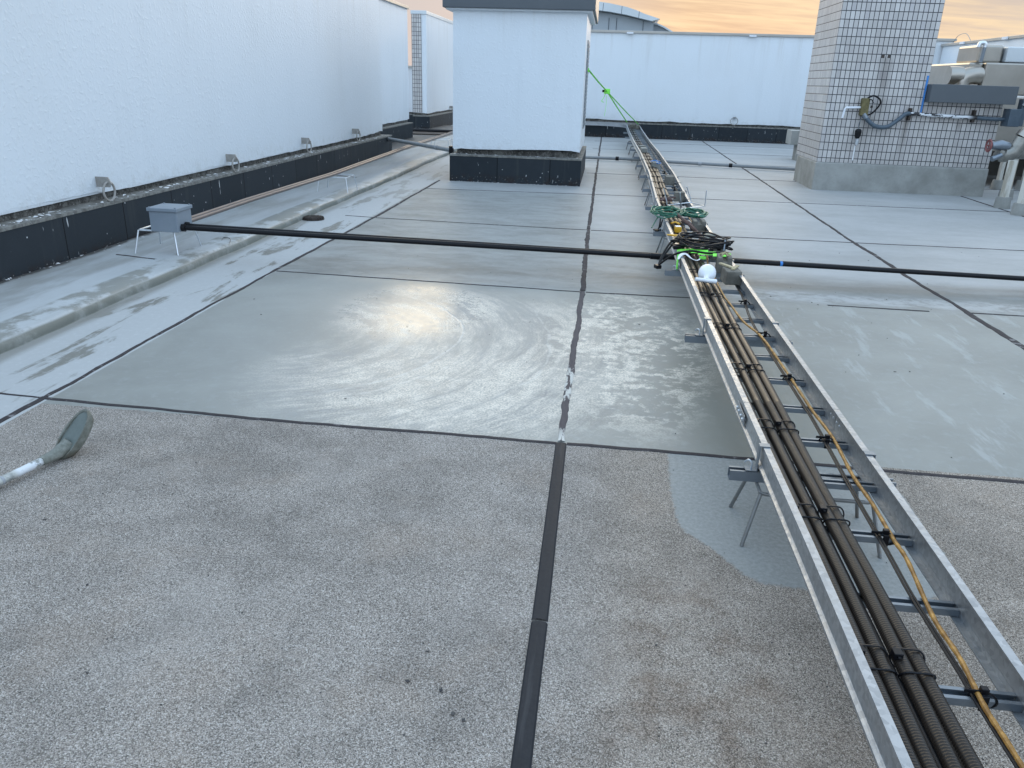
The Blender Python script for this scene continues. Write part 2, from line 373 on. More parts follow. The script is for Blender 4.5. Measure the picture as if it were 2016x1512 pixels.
@mat('tile')
def _(g):
    p = g.pos(); x, y, z = g.xyz(p); nx, ny, nz = g.xyz(g.normal())
    side = nx.abs().gt(0.5)
    u = (side * (y - 14.28) + (1.0 - side) * (x - 3.6)) / 0.0735
    v = (z - 0.40) / 0.1255
    fu = u.fract(); fv = v.fract()
    gu = (fu - 0.5).abs().gt(0.425); gv = (fv - 0.5).abs().gt(0.455)
    gu = gu * (1.0 - side * 0.0)
    grout = gu.max(gv)
    t = g.white(g.vec(u.floor(), v.floor(), side)); t2 = g.white(g.vec(u.floor(), v.floor(), side + 5.0))
    c = g.mix(t, (0.46, 0.435, 0.42), (0.60, 0.575, 0.555))
    c = g.mix(t2.step(0.70, 1.0) * 0.5, c, (0.42, 0.40, 0.41))
    c = g.mix(g.noise(p, 1.1, 5.0).step(0.45, 0.7) * 0.3, c, (0.40, 0.37, 0.345))
    # rust and dirt runs under old fixings
    wob = (g.noise(g.vec(x * 6.0, z * 1.5, 0.0), 1.0, 3.0) - 0.5) * 0.12
    def run(cx, top, bot, wd):
        return ((x + wob - cx).abs()).step(wd, wd * 0.2) * z.step(top + 0.03, top - 0.05) * z.step(bot, top)
    dirt = run(4.42, 2.13, 0.7, 0.15) * 0.55 + run(4.93, 1.26, 0.45, 0.08) * 0.7 + run(4.30, 1.2, 0.45, 0.16) * 0.5 + run(4.55, 1.5, 0.5, 0.2) * 0.25
    dirt = dirt + run(5.75, 1.2, 0.9, 0.06) * 0.5
    dirt = dirt * (1.0 - side)
    fade = g.noise(g.vec(x * 5.0, y * 5.0, z * 0.7), 1.0, 5.0, 0.6)
    c = g.mix((dirt * (0.5 + fade)).clamp(), c, (0.16, 0.135, 0.115))
    rust = ((x - 4.36).abs().max((z - 2.13).abs())).lt(0.028).max(((x - 4.46).abs().max((z - 2.13).abs())).lt(0.026)).max(((x - 4.33).abs().max((z - 1.36).abs())).lt(0.02))
    c = g.mix(rust * (1.0 - side), c, (0.035, 0.025, 0.02))
    c = g.mix(z.step(0.9, 0.4) * fade.step(0.4, 0.7) * 0.3, c, (0.38, 0.35, 0.33))
    gc = g.mix(g.noise(p, 3.0, 3.0), (0.024, 0.027, 0.033), (0.06, 0.062, 0.068))
    gc = g.mix(side * gu, gc, (0.36, 0.33, 0.30))  # upright grout paled on side faces to imitate the warm glow there
    c = g.mix(grout, c, gc)
    hb = 1.0 - grout
    g.out(c, 0.30 + grout * 0.5, 0, g.bump(hb + t * 0.25, 0.6, 0.004), 0.5)

@mat('concrete')
def _(g):
    p = g.pos(); n = g.noise(p, 2.2, 6.0, 0.65); f = g.noise(p, 30.0, 4.0, 0.7)
    c = g.mix(n.step(0.3, 0.7), (0.235, 0.235, 0.215), (0.35, 0.35, 0.33))
    c = g.mix(f.step(0.55, 0.8) * 0.4, c, (0.18, 0.18, 0.165))
    g.out(c, 0.75, 0, g.bump(f * 0.4 + n, 0.4, 0.01))

@mat('block_concrete')
def _(g):
    p = g.pos(); n = g.noise(p, 14.0, 6.0, 0.65); f = g.noise(p, 150.0, 3.0, 0.7)
    c = g.mix(n.step(0.3, 0.7), (0.105, 0.098, 0.082), (0.19, 0.18, 0.155))
    c = g.mix(f.step(0.55, 0.8) * 0.4, c, (0.08, 0.08, 0.07))
    g.out(c, 0.85, 0, g.bump(f * 0.5 + n, 0.5, 0.006))

@mat('galvanised')
def _(g):
    p = g.pos(); a, b, c0 = g.xyz(g.voro(p, 70.0, out='Color')); n = g.noise(p, 6.0, 5.0, 0.65)
    f = g.noise(g.vec(*[v * k for v, k in zip(g.xyz(p), (60.0, 8.0, 60.0))]), 1.0, 4.0, 0.6)
    c = g.mix(a * 0.5 + n * 0.5, (0.26, 0.275, 0.29), (0.48, 0.50, 0.52))
    c = g.mix(f.step(0.55, 0.75) * 0.35, c, (0.36, 0.37, 0.38))
    g.out(c, 0.36 + b * 0.16, 0.75, g.bump(n * 0.3 + a * 0.1, 0.15, 0.003))

@mat('dull_zinc')
def _(g):
    p = g.pos(); n = g.noise(p, 12.0, 5.0, 0.65)
    g.out(g.mix(n, (0.17, 0.20, 0.235), (0.28, 0.315, 0.35)), 0.42, 0.7, g.bump(n, 0.1, 0.003))

@mat('bright_zinc')
def _(g):
    p = g.pos(); n = g.noise(p, 30.0, 4.0)
    g.out(g.mix(n, (0.62, 0.66, 0.70), (0.82, 0.85, 0.88)), 0.28, 0.8)

@mat('stool_steel')
def _(g):
    p = g.pos(); x, y, z = g.xyz(p); n = g.noise(p, 25.0, 4.0)
    c = g.mix(n, (0.17, 0.175, 0.175), (0.30, 0.305, 0.305))
    c = g.mix(z.step(0.09, 0.02) * n.step(0.4, 0.6), c, (0.20, 0.17, 0.15))
    g.out(c, 0.38, 0.7)

@mat('conduit_plastic')
def _(g):
    p = g.pos(); n = g.noise(p, 10.0, 5.0, 0.7); x, y, z = g.xyz(p)
    c = g.mix(n, (0.016, 0.0125, 0.010), (0.030, 0.024, 0.020))
    g.out(c, 0.36, 0, None, 0.26)

@mat('black_plastic')
def _(g):
    p = g.pos(); n = g.noise(p, 25.0, 4.0)
    g.out(g.mix(n, (0.004, 0.004, 0.006), (0.010, 0.010, 0.012)), 0.36, 0, None, 0.22)

@mat('black_rubber')
def _(g):
    p = g.pos(); n = g.noise(p, 40.0, 4.0)
    g.out(g.mix(n, (0.006, 0.006, 0.007), (0.014, 0.014, 0.016)), 0.45, 0, None, 0.25)

@mat('grey_sleeve')
def _(g):
    p = g.pos(); n = g.noise(p, 8.0, 4.0)
    g.out(g.mix(n, (0.20, 0.215, 0.225), (0.30, 0.315, 0.325)), 0.5)

@mat('steel_pipe')
def _(g):
    p = g.pos(); n = g.noise(p, 6.0, 4.0)
    g.out(g.mix(n, (0.15, 0.125, 0.115), (0.24, 0.205, 0.19)), 0.42, 0.6)

@mat('orange_jacket')
def _(g):
    p = g.pos(); n = g.noise(p, 30.0, 5.0, 0.7)
    g.out(g.mix(n.step(0.35, 0.7), (0.22, 0.105, 0.022), (0.52, 0.28, 0.07)), 0.5, 0, g.bump(n, 0.4, 0.003))

def plain(name, a, b, rough=0.5, metal=0.0, sc=15.0):
    @mat(name)
    def _(g):
        p = g.pos(); n = g.noise(p, sc, 4.0, 0.65)
        g.out(g.mix(n.step(0.3, 0.7), a, b), rough, metal, g.bump(n, 0.12, 0.004))
plain('bracket_steel', (0.30, 0.28, 0.255), (0.38, 0.36, 0.335), 0.5, 0.2, 20.0)
plain('white_plastic', (0.72, 0.74, 0.78), (0.80, 0.82, 0.86), 0.4)
plain('box_grey', (0.20, 0.235, 0.275), (0.235, 0.27, 0.31), 0.45, 0.0, 4.0)
plain('green_hose', (0.012, 0.10, 0.060), (0.025, 0.17, 0.105), 0.45)
plain('lime_webbing', (0.20, 0.92, 0.07), (0.32, 0.98, 0.14), 0.6)
plain('yellow_plastic', (0.62, 0.30, 0.015), (0.75, 0.42, 0.03), 0.4)
plain('white_cloth', (0.70, 0.70, 0.70), (0.80, 0.80, 0.80), 0.8)
plain('blue_tape', (0.03, 0.19, 0.55), (0.05, 0.26, 0.66), 0.5)
plain('olive_box', (0.10, 0.085, 0.035), (0.19, 0.16, 0.07), 0.6, 0.2, 20.0)
plain('cast_iron', (0.022, 0.016, 0.013), (0.055, 0.042, 0.035), 0.7, 0.2, 30.0)
plain('rusty_rag', (0.055, 0.030, 0.028), (0.11, 0.065, 0.055), 0.9)
plain('twine', (0.36, 0.30, 0.18), (0.50, 0.43, 0.28), 0.9)
plain('panel_grey', (0.34, 0.385, 0.42), (0.40, 0.445, 0.48), 0.45, 0.2, 0.2)
plain('fascia_white', (0.58, 0.62, 0.64), (0.66, 0.70, 0.72), 0.4, 0.1, 0.3)
plain('seam_dark', (0.10, 0.12, 0.14), (0.14, 0.16, 0.18), 0.6)
plain('navy_enclosure', (0.055, 0.080, 0.105), (0.075, 0.105, 0.135), 0.45)
plain('red_wheel', (0.17, 0.055, 0.055), (0.26, 0.09, 0.085), 0.6)
plain('city_ground', (0.12, 0.13, 0.13), (0.18, 0.19, 0.18), 0.9, 0.0, 0.02)
plain('paint_flake', (0.62, 0.62, 0.62), (0.78, 0.78, 0.78), 0.7)
plain('debris', (0.03, 0.03, 0.035), (0.08, 0.075, 0.07), 0.8)
plain('grey_tape', (0.30, 0.31, 0.33), (0.42, 0.43, 0.45), 0.6)

@mat('stainless')
def _(g):
    p = g.pos(); x, y, z = g.xyz(p); n = g.noise(p, 3.0, 4.0); f = g.noise(g.vec(x * 3.0, y * 3.0, z * 60.0), 1.0, 3.0)
    g.out(g.mix(n, (0.30, 0.28, 0.245), (0.46, 0.43, 0.39)), 0.26 + f * 0.1, 0.95, g.bump(g.noise(p, 2.2, 3.0), 0.25, 0.03))

@mat('lagging')
def _(g):
    p = g.pos(); n = g.noise(p, 5.0, 5.0, 0.65)
    g.out(g.mix(n.step(0.3, 0.7), (0.20, 0.195, 0.175), (0.33, 0.32, 0.29)), 0.35, 0.6, g.bump(n, 0.2, 0.01))

@mat('timber_paint')
def _(g):
    p = g.pos(); x, y, z = g.xyz(p); n = g.noise(g.vec(x * 8.0, y * 8.0, z * 1.6), 1.0, 5.0, 0.65)
    nx, ny, nz = g.xyz(g.normal())
    c = g.mix(n.step(0.45, 0.62), (0.62, 0.60, 0.54), (0.40, 0.36, 0.29))
    c = g.mix(nx.gt(0.4) * 0.8, c, (0.34, 0.17, 0.06))
    g.out(c, 0.7, 0, g.bump(n, 0.4, 0.006))

@mat('flaking_pipe')
def _(g):
    p = g.pos(); x, y, z = g.xyz(p); n = g.noise(g.vec(x * 5.0, y * 14.0, z * 14.0), 1.0, 3.0, 0.6)
    k = (n + (x - 5.4) * 0.22).step(0.48, 0.51) * x.step(5.95, 5.8)
    g.out(g.mix(k, (0.022, 0.022, 0.025), (0.70, 0.72, 0.74)), 0.5)

@mat('mortar_crust')
def _(g):
    p = g.pos(); n = g.noise(p, 28.0, 5.0, 0.7); m = g.noise(p, 9.0, 4.0)
    c = g.mix(n.step(0.35, 0.7), (0.15, 0.155, 0.13), (0.26, 0.265, 0.235))
    c = g.mix(m.step(0.56, 0.62) * 0.5, c, (0.12, 0.10, 0.065))
    g.out(c, 0.7, 0, g.bump(n, 0.6, 0.006))

@mat('mortar_wet')
def _(g):
    p = g.pos(); n = g.noise(p, 20.0, 5.0, 0.7)
    g.out(g.mix(n, (0.13, 0.155, 0.145), (0.20, 0.225, 0.21)), 0.45, 0, g.bump(n, 0.4, 0.006))

@mat('handle_paint')
def _(g):
    p = g.pos(); x, y, z = g.xyz(p); n = g.noise(p, 22.0, 5.0, 0.7); m = g.noise(p, 6.0, 3.0)
    c = g.mix(n.step(0.45, 0.6), (0.46, 0.46, 0.43), (0.27, 0.275, 0.26))
    c = g.mix(m.step(0.55, 0.62) * 0.6, c, (0.40, 0.30, 0.20))
    c = g.mix(((y - 2.66).abs()).step(0.07, 0.04) * n.step(0.62, 0.5), c, (0.68, 0.70, 0.72))
    g.out(c, 0.6, 0, g.bump(n, 0.3, 0.003))

# ------------------------------------------------------------------ mesh helpers
class MB:
    def __init__(s): s.v = []; s.f = []
    def add(s, vs, fs):
        o = len(s.v); s.v += [tuple(v) for v in vs]; s.f += [[i + o for i in f] for f in fs]; return s
    def box(s, x0, x1, y0, y1, z0, z1, rot=0.0, piv=None):
        vs = [(x, y, z) for z in (z0, z1) for x, y in ((x0, y0), (x1, y0), (x1, y1), (x0, y1))]
        if rot:
            px, py = piv or ((x0 + x1) / 2, (y0 + y1) / 2); c, q = math.cos(rot), math.sin(rot)
            vs = [(px + (x - px) * c - (y - py) * q, py + (x - px) * q + (y - py) * c, z) for x, y, z in vs]
        return s.add(vs, [(3, 2, 1, 0), (4, 5, 6, 7), (0, 1, 5, 4), (1, 2, 6, 5), (2, 3, 7, 6), (3, 0, 4, 7)])
    def tube(s, pts, r, n=8, caps=True, flat=1.0):
        pts = [Vector(p) for p in pts]; m = len(pts)
        rs = r if isinstance(r, (list, tuple)) else [r] * m
        vs = []; u = None
        for i, p in enumerate(pts):
            t = (pts[min(i + 1, m - 1)] - pts[max(i - 1, 0)]).normalized()
            if u is None:
                u = Vector((0, 0, 1)) if abs(t.z) < 0.9 else Vector((1, 0, 0))
            u = (u - t * u.dot(t)).normalized(); b = t.cross(u)
            for k in range(n):
                a = 2 * math.pi * k / n
                vs.append(p + (u * math.sin(a) * flat + b * math.cos(a)) * rs[i])
        fs = [(i * n + k, i * n + (k + 1) % n, (i + 1) * n + (k + 1) % n, (i + 1) * n + k) for i in range(m - 1) for k in range(n)]
        if caps: fs += [tuple(range(n))[::-1], tuple(range((m - 1) * n, m * n))]
        return s.add(vs, fs)
    def loop(s, pts, r, n=6):
        pts = [Vector(p) for p in pts]; m = len(pts); vs = []; u = None
        for i, p in enumerate(pts):
            t = (pts[(i + 1) % m] - pts[i - 1]).normalized()
            if u is None: u = Vector((0, 0, 1)) if abs(t.z) < 0.9 else Vector((1, 0, 0))
            u = (u - t * u.dot(t)).normalized(); b = t.cross(u)
            for k in range(n):
                a = 2 * math.pi * k / n; vs.append(p + (u * math.sin(a) + b * math.cos(a)) * r)
        fs = [(i * n + k, i * n + (k + 1) % n, ((i + 1) % m) * n + (k + 1) % n, ((i + 1) % m) * n + k) for i in range(m) for k in range(n)]
        return s.add(vs, fs)
    def lathe(s, prof, n=20, mtx=None):
        mtx = mtx or Matrix(); vs = []; m = len(prof)
        for r, z in prof:
            for k in range(n):
                a = 2 * math.pi * k / n; vs.append(mtx @ Vector((r * math.cos(a), r * math.sin(a), z)))
        fs = [(i * n + k, i * n + (k + 1) % n, (i + 1) * n + (k + 1) % n, (i + 1) * n + k) for i in range(m - 1) for k in range(n)]
        if prof[0][0] > 1e-4: fs.append(tuple(range(n))[::-1])
        if prof[-1][0] > 1e-4: fs.append(tuple(range((m - 1) * n, m * n)))
        return s.add(vs, fs)
    def sweep(s, prof, path, frame=None):
        """closed section (a across, b up) along a path of points; across is horizontal"""
        path = [Vector(p) for p in path]; m = len(path); n = len(prof); vs = []
        for i, p in enumerate(path):
            t = path[min(i + 1, m - 1)] - path[max(i - 1, 0)]; t.z = 0; t.normalize()
            a = Vector((t.y, -t.x, 0))
            for u, v in prof: vs.append(p + a * u + Vector((0, 0, v)))
        fs = [(i * n + k, i * n + (k + 1) % n, (i + 1) * n + (k + 1) % n, (i + 1) * n + k) for i in range(m - 1) for k in range(n)]
        fs += [tuple(range(n))[::-1], tuple(range((m - 1) * n, m * n))]
        return s.add(vs, fs)
    def build(s, name, m, parent=None, smooth=False, bevel=0.0, seg=2):
        me = bpy.data.meshes.new(name); me.from_pydata(s.v, [], s.f); me.update()
        bm = bmesh.new(); bm.from_mesh(me)
        bmesh.ops.recalc_face_normals(bm, faces=bm.faces)
        if bevel: 
            ed = [e for e in bm.edges if len(e.link_faces) == 2 and e.calc_face_angle(0) > 0.6]
            bmesh.ops.bevel(bm, geom=ed, offset=bevel, segments=seg, profile=0.5, affect='EDGES', clamp_overlap=True)
        bm.to_mesh(me); bm.free()
        if smooth:
            for p in me.polygons: p.use_smooth = True
            me.set_sharp_from_angle(angle=R(40))
        o = bpy.data.objects.new(name, me); COL.objects.link(o)
        me.materials.append(MATS[m])
        if parent:
            o.parent = parent
            inv = Vector(parent.location)
            pp = parent.parent
            while pp: inv = inv + Vector(pp.location); pp = pp.parent
            o.location = -inv
        return o

def tag(o, label=None, cat=None, group=None, kind=None):
    if label: o['label'] = label
    if cat: o['category'] = cat
    if group: o['group'] = group
    if kind: o['kind'] = kind
    return o
def thing(name, loc, label, cat, group=None):
    o = bpy.data.objects.new(name, None); o.empty_display_size = 0.1
    COL.objects.link(o); o.location = loc
    return tag(o, label, cat, group)
def copy_thing(src, off, label=None, rot=None):
    c = src.copy(); COL.objects.link(c); c.location = Vector(src.location) + Vector(off)
    if rot is not None: c.rotation_euler = rot
    if label: c['label'] = label
    for ch in src.children:
        k = ch.copy(); COL.objects.link(k); k.parent = c
        for gc in ch.children:
            q = gc.copy(); COL.objects.link(q); q.parent = k
    return c
def smooth_path(pts, n=8):
    P = [Vector(p) for p in pts]; out = []
    for i in range(len(P) - 1):
        a, b, c, d = P[max(i - 1, 0)], P[i], P[i + 1], P[min(i + 2, len(P) - 1)]
        for k in range(n):
            t = k / n
            out.append(0.5 * ((2 * b) + (c - a) * t + (2 * a - 5 * b + 4 * c - d) * t * t + (3 * b - a - 3 * c + d) * t ** 3))
    out.append(P[-1]); return out
ORD = ('first second third fourth fifth sixth seventh eighth ninth tenth eleventh twelfth thirteenth fourteenth fifteenth sixteenth seventeenth '
       'eighteenth nineteenth twentieth twenty-first twenty-second twenty-third twenty-fourth twenty-fifth twenty-sixth twenty-seventh twenty-eighth '
       'twenty-ninth thirtieth thirty-first thirty-second thirty-third thirty-fourth thirty-fifth thirty-sixth').split()
def lerp_tab(tab, y):
    if y <= tab[0][0]: return tab[0][1]
    for (a, va), (b, vb) in zip(tab, tab[1:]):
        if y <= b: return va + (vb - va) * (y - a) / (b - a)
    return tab[-1][1]

# ------------------------------------------------------------------ ground far below, roof floor
MB().add([(-4000, -4000, -22), (4000, -4000, -22), (4000, 4000, -22), (-4000, 4000, -22)], [(0, 1, 2, 3)]).build('ground', 'city_ground')['kind'] = 'structure'
b = MB()
xs_ = [-12, -3.42, -2.75, -0.11, 2.92, 5.95, 10.2]; ys_ = [-5, 0, 3.37, 6.28, 9.17, 12.3, 20, 30, 42]
vs_ = [(x, y, 0.0) for y in ys_ for x in xs_]; nx_ = len(xs_)
b.add(vs_, [(j * nx_ + i, j * nx_ + i + 1, (j + 1) * nx_ + i + 1, (j + 1) * nx_ + i) for j in range(len(ys_) - 1) for i in range(nx_ - 1)])
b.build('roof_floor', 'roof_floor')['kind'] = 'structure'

# raised strip along the left wall with its uneven, rounded edge
b = MB(); prof_n = 0; rows = []
ny_ = 190
for i in range(ny_ + 1):
    y = -5 + i * (33.0 / ny_)
    wv = 0.012 * math.sin(y * 1.1) + 0.008 * math.sin(y * 4.3 + 1) + rnd.uniform(-0.005, 0.005)
    zt = 0.070 + 0.004 * math.sin(y * 2.9)
    xe = -3.455 + wv
    rows.append([(-5.9, y, zt), (-3.72 + wv, y, zt + 0.004), (xe - 0.045, y, zt + 0.004 + rnd.uniform(-0.003, 0.003)), (xe - 0.022, y, zt - 0.008), (xe, y, 0.036 + rnd.uniform(-0.004, 0.004)), (xe + 0.004, y, 0.003), (xe + 0.03, y, -0.01)])
m_ = len(rows[0])
b.add([v for r_ in rows for v in r_], [(i * m_ + k, i * m_ + k + 1, (i + 1) * m_ + k + 1, (i + 1) * m_ + k) for i in range(ny_) for k in range(m_ - 1)])
b.build('raised_walkway', 'strip_coating', smooth=True)['kind'] = 'structure'

# expansion joints
def joint(pa, pb, width, m, z=0.004, jag=0.35, step=0.06, wob=0.006, ridge=False, gaps=()):
    if m != 'joint_rubber': width *= 0.80; z *= 0.6; wob *= 0.5; jag *= 0.8
    a, c = Vector((*pa, 0)), Vector((*pb, 0)); L = (c - a).length; n = max(2, int(L / step)); t = (c - a) / L; s = Vector((-t.y, t.x, 0))
    b = MB(); vs = []; drift = 0; j1 = j2 = 0.0
    for i in range(n + 1):
        q = a + t * (L * i / n); drift = drift * 0.9 + rnd.uniform(-wob, wob)
        j1 = j1 * 0.72 + rnd.uniform(-jag, jag) * 0.62; j2 = j2 * 0.72 + rnd.uniform(-jag, jag) * 0.62
        if rnd.random() < 0.04 * jag: j1 += jag
        w1 = width / 2 * max(0.25, 1 + j1); w2 = width / 2 * max(0.25, 1 + j2)
        zz = z + (0.0 if not ridge else 0.0)
        vs += [q + s * (drift + w1) + Vector((0, 0, 0.0005)), q + s * (drift + w1 * 0.8) + Vector((0, 0, zz)), q + s * drift + Vector((0, 0, zz + (0.004 if ridge else 0.0015))), q + s * (drift - w2 * 0.8) + Vector((0, 0, zz)), q + s * (drift - w2) + Vector((0, 0, 0.0005))]
    fs = []
    for i in range(n):
        fs += [(i * 5 + k, i * 5 + k + 1, (i + 1) * 5 + k + 1, (i + 1) * 5 + k) for k in range(4)]
    b.add(vs, fs)
    o = b.build('expansion_joint', m); o['kind'] = 'structure'; return o
joint((-0.10, -4.0), (-0.101, 2.035), 0.052, 'joint_rubber', 0.007, 0.03, 0.3, 0.0003, True)
joint((-0.101, 2.045), (-0.108, 3.36), 0.052, 'joint_rubber', 0.007, 0.04, 0.2, 0.0005, True)
joint((-0.108, 3.385), (-0.098, 6.27), 0.050, 'chipped_mastic', 0.008, 0.35, 0.035, 0.003)
joint((-0.098, 6.29), (-0.12, 9.16), 0.052, 'mastic', 0.008, 0.40, 0.04, 0.003)
joint((-0.12, 9.18), (-0.118, 26.0), 0.05, 'mastic', 0.008, 0.40, 0.06, 0.003)
joint((-2.785, -4.0), (-2.785, 3.45), 0.045, 'mastic', 0.006, 0.2)
joint((-2.785, 3.45), (-2.765, 6.4), 0.035, 'mastic', 0.006, 0.5, 0.05)
joint((-2.765, 6.4), (-2.705, 9.3), 0.045, 'mastic', 0.006, 0.35, 0.05)
joint((-2.705, 9.3), (-2.70, 13.2), 0.045, 'mastic', 0.006, 0.35, 0.05)
joint((2.93, -4.0), (2.92, 6.3), 0.07, 'mastic', 0.006, 0.3, 0.05)
joint((2.92, 6.3), (2.87, 9.2), 0.06, 'mastic', 0.006, 0.4, 0.05, 0.008)
joint((2.87, 9.2), (3.0, 26.2), 0.05, 'mastic', 0.006, 0.4, 0.06, 0.006)
joint((5.95, 3.0), (6.0, 14.15), 0.05, 'mastic', 0.006, 0.3)
def xj(y, segs, w=0.028, m='mastic'):
    for x0, x1, dy in segs: joint((x0, y + dy), (x1, y + dy * 0.3), w, m, 0.005, 0.3, 0.06, 0.003)
joint((-3.40, 3.48), (-2.80, 3.44), 0.02, 'mastic', 0.005)
joint((-2.77, 3.435), (-1.6, 3.38), 0.032, 'mastic', 0.006, 0.2, 0.05)
joint((-1.6, 3.38), (-0.13, 3.365), 0.032, 'mastic', 0.006, 0.2, 0.05)
joint((-0.08, 3.365), (2.9, 3.31), 0.034, 'mastic', 0.006, 0.2, 0.05)
joint((2.96, 3.31), (8.0, 3.27), 0.034, 'mastic', 0.006, 0.2, 0.05)
joint((-2.74, 6.385), (-0.12, 6.265), 0.024, 'mastic', 0.005, 0.3, 0.05)
joint((-0.07, 6.265), (0.95, 6.275), 0.026, 'mastic', 0.005, 0.5, 0.05)
joint((1.85, 6.29), (2.62, 6.285), 0.03, 'mastic', 0.005, 0.5, 0.05)
joint((2.95, 6.3), (9.5, 6.3), 0.032, 'mastic', 0.005)
joint((-3.08, 9.34), (-2.73, 9.29), 0.03, 'mastic', 0.005)
joint((-2.68, 9.28), (-0.14, 9.155), 0.030, 'mastic', 0.005, 0.3)
joint((-0.09, 9.155), (9.5, 9.28), 0.030, 'mastic', 0.005, 0.4)
joint((-2.68, 12.1), (-0.14, 12.28), 0.028, 'mastic', 0.005, 0.4)
joint((-0.09, 12.29), (9.5, 12.5), 0.030, 'mastic', 0.005, 0.4)
for yy in (15.3, 18.25, 21.2, 24.1):
    joint((-0.3, yy), (9.5, yy + 0.15), 0.035, 'mastic', 0.005, 0.5)
joint((-5.0, 18.4), (-2.6, 18.3), 0.03, 'mastic', 0.005, 0.4)
for (xa, ya, xb, yb) in ((-4.18, 6.36, -3.77, 6.27), (-4.12, 9.15, -3.64, 8.95), (-4.4, 12.7, -3.9, 12.5), (-4.4, 3.6, -3.9, 3.5)):
    o = joint((xa, ya), (xb, yb), 0.03, 'mastic', 0.005); o.location.z = 0.072

# ------------------------------------------------------------------ walls
def plaster_slab(name, x0, x1, y0, y1, z0, z1, m, parent, jit=0.012, along='y'):
    """thick rendered skin with a ragged lower edge on all sides"""
    b = MB(); ring = []
    def seg(pa, pb):
        n = max(1, int((Vector(pb) - Vector(pa)).length / 0.07))
        return [tuple(pa[k] + (pb[k] - pa[k]) * i / n for k in (0, 1)) for i in range(n)]
    ring = seg((x0, y0), (x1, y0)) + seg((x1, y0), (x1, y1)) + seg((x1, y1), (x0, y1)) + seg((x0, y1), (x0, y0))
    n = len(ring); dr = [0.0] * n; d_ = 0
    for i in range(n):
        d_ = d_ * 0.7 + rnd.uniform(-jit, jit); dr[i] = d_
    vs = [(x, y, z0 + dr[i]) for i, (x, y) in enumerate(ring)] + [(x, y, z1) for x, y in ring]
    fs = [(i, (i + 1) % n, n + (i + 1) % n, n + i) for i in range(n)] + [tuple(range(n))[::-1], tuple(range(n, 2 * n))]
    b.add(vs, fs); return b.build(name, m, parent)
def kerbed_wall(name, label, x0, x1, y0, y1, top, kx0, kx1, ky0, ky1, coping=True, pm='plaster', pz=0.525, kz=0.45, base=0.0):
    t = thing(name, ((x0 + x1) / 2, (y0 + y1) / 2, base), label, 'wall')
    plaster_slab('rendered_face', x0, x1, y0, y1, pz, top, pm, t)
    k = MB().box(kx0, kx1, ky0, ky1, base - 0.02, kz - 0.022).build('kerb', 'slate', t)
    MB().box(kx0 - 0.006, kx1 + 0.006, ky0 - 0.006, ky1 + 0.006, kz - 0.022, kz + 0.004).build('kerb_edging', 'kerb_edging', k)
    MB().box(x0 + 0.035, x1 - 0.035, y0 + 0.035, y1 - 0.035, kz + 0.004, pz + 0.05).build('mortar_bed', 'kerb_mortar', k)
    if coping: MB().box(x0 - 0.05, x1 + 0.05, y0 - 0.05, y1 + 0.05, top, top + 0.07).build('coping', 'coping_metal', t, bevel=0.008)
    return t
kerbed_wall('parapet_wall', 'long white rendered wall along the left above a black slate kerb', -5.3, -4.58, -5, 16.55, 3.22, -5.32, -4.44, -5, 16.75, base=0.06)
kerbed_wall('parapet_wall', 'short set-back white wall between the long left wall and the sky gap', -6.0, -5.3, 16.78, 21.85, 3.22, -6.0, -5.18, 16.8, 21.75, base=0.06)
t = kerbed_wall('end_wall', 'white wall with a tiled end standing behind the gap, left of the vent shaft', -6.17, -5.72, 26.0, 33.5, 3.40, -6.12, -5.58, 25.75, 33.5, coping=False)
MB().box(-6.20, -5.70, 25.97, 33.55, 3.40, 3.50).build('coping', 'fascia_white', t, bevel=0.006)
bpy.data.materials['tile']
MB().box(-6.18, -5.87, 25.985, 26.02, 0.54, 3.395).build('tiled_end', 'tile', t)
t = kerbed_wall('far_wall', 'distant pale wall glimpsed through the gap behind the left walls', -9.5, -6.25, 26.75, 27.1, 1.86, -9.5, -6.2, 26.6, 27.1, pm='plaster_far')
t = kerbed_wall('back_wall', 'wide white rendered wall across the back of the roof', -4.5, 9.9, 26.15, 26.6, 3.02, -4.5, 9.6, 26.0, 26.6)
for x in (0.53, 4.15, 8.2):
    MB().box(x - 0.1, x + 0.1, 26.02, 26.09, 3.0, 3.045).build('coping_clip', 'white_plastic', t)
t = kerbed_wall('side_wall', 'pale wall on the far right behind the stainless duct', 9.6, 10.0, 4.0, 26.1, 2.87, 9.45, 10.0, 4.0, 25.9)
for y in (24.6, 22.1):
    MB().box(9.50, 9.545, y - 0.12, y + 0.12, 2.87, 2.93).build('coping_clip', 'white_plastic', t)
MB().tube(smooth_path([(9.62, 25.5, 2.94), (9.62, 25.2, 3.12), (9.62, 24.7, 3.14), (9.62, 24.3, 2.94)], 6), 0.008, 5).build('lightning_wire', 'dull_zinc', t)

# vent shaft
t = thing('vent_shaft', (-1.45, 14.6, 0), 'square white vent shaft on a black slate kerb in the middle of the roof', 'vent shaft')
plaster_slab('rendered_face', -2.5, -0.4, 13.33, 16.0, 0.52, 2.60, 'plaster', t)
k = MB().box(-2.53, -0.358, 13.2, 16.1, -0.02, 0.405).build('kerb', 'slate', t)
MB().box(-2.536, -0.352, 13.194, 16.106, 0.405, 0.43).build('kerb_edging', 'kerb_edging', k)
MB().box(-2.44, -0.46, 13.41, 15.94, 0.43, 0.56).build('mortar_bed', 'kerb_mortar', k)
MB().box(-2.645, -0.28, 13.2, 16.15, 2.62, 3.05).build('cap', 'slate_paint', t, bevel=0.01)
MB().box(-2.60, -0.32, 13.25, 16.1, 2.595, 2.619).build('cap_soffit', 'plaster', t)
sl = MB().box(-0.399, -0.385, 14.2, 15.1, 0.85, 2.25).build('louvre_frame', 'grey_sleeve', t)
b = MB()
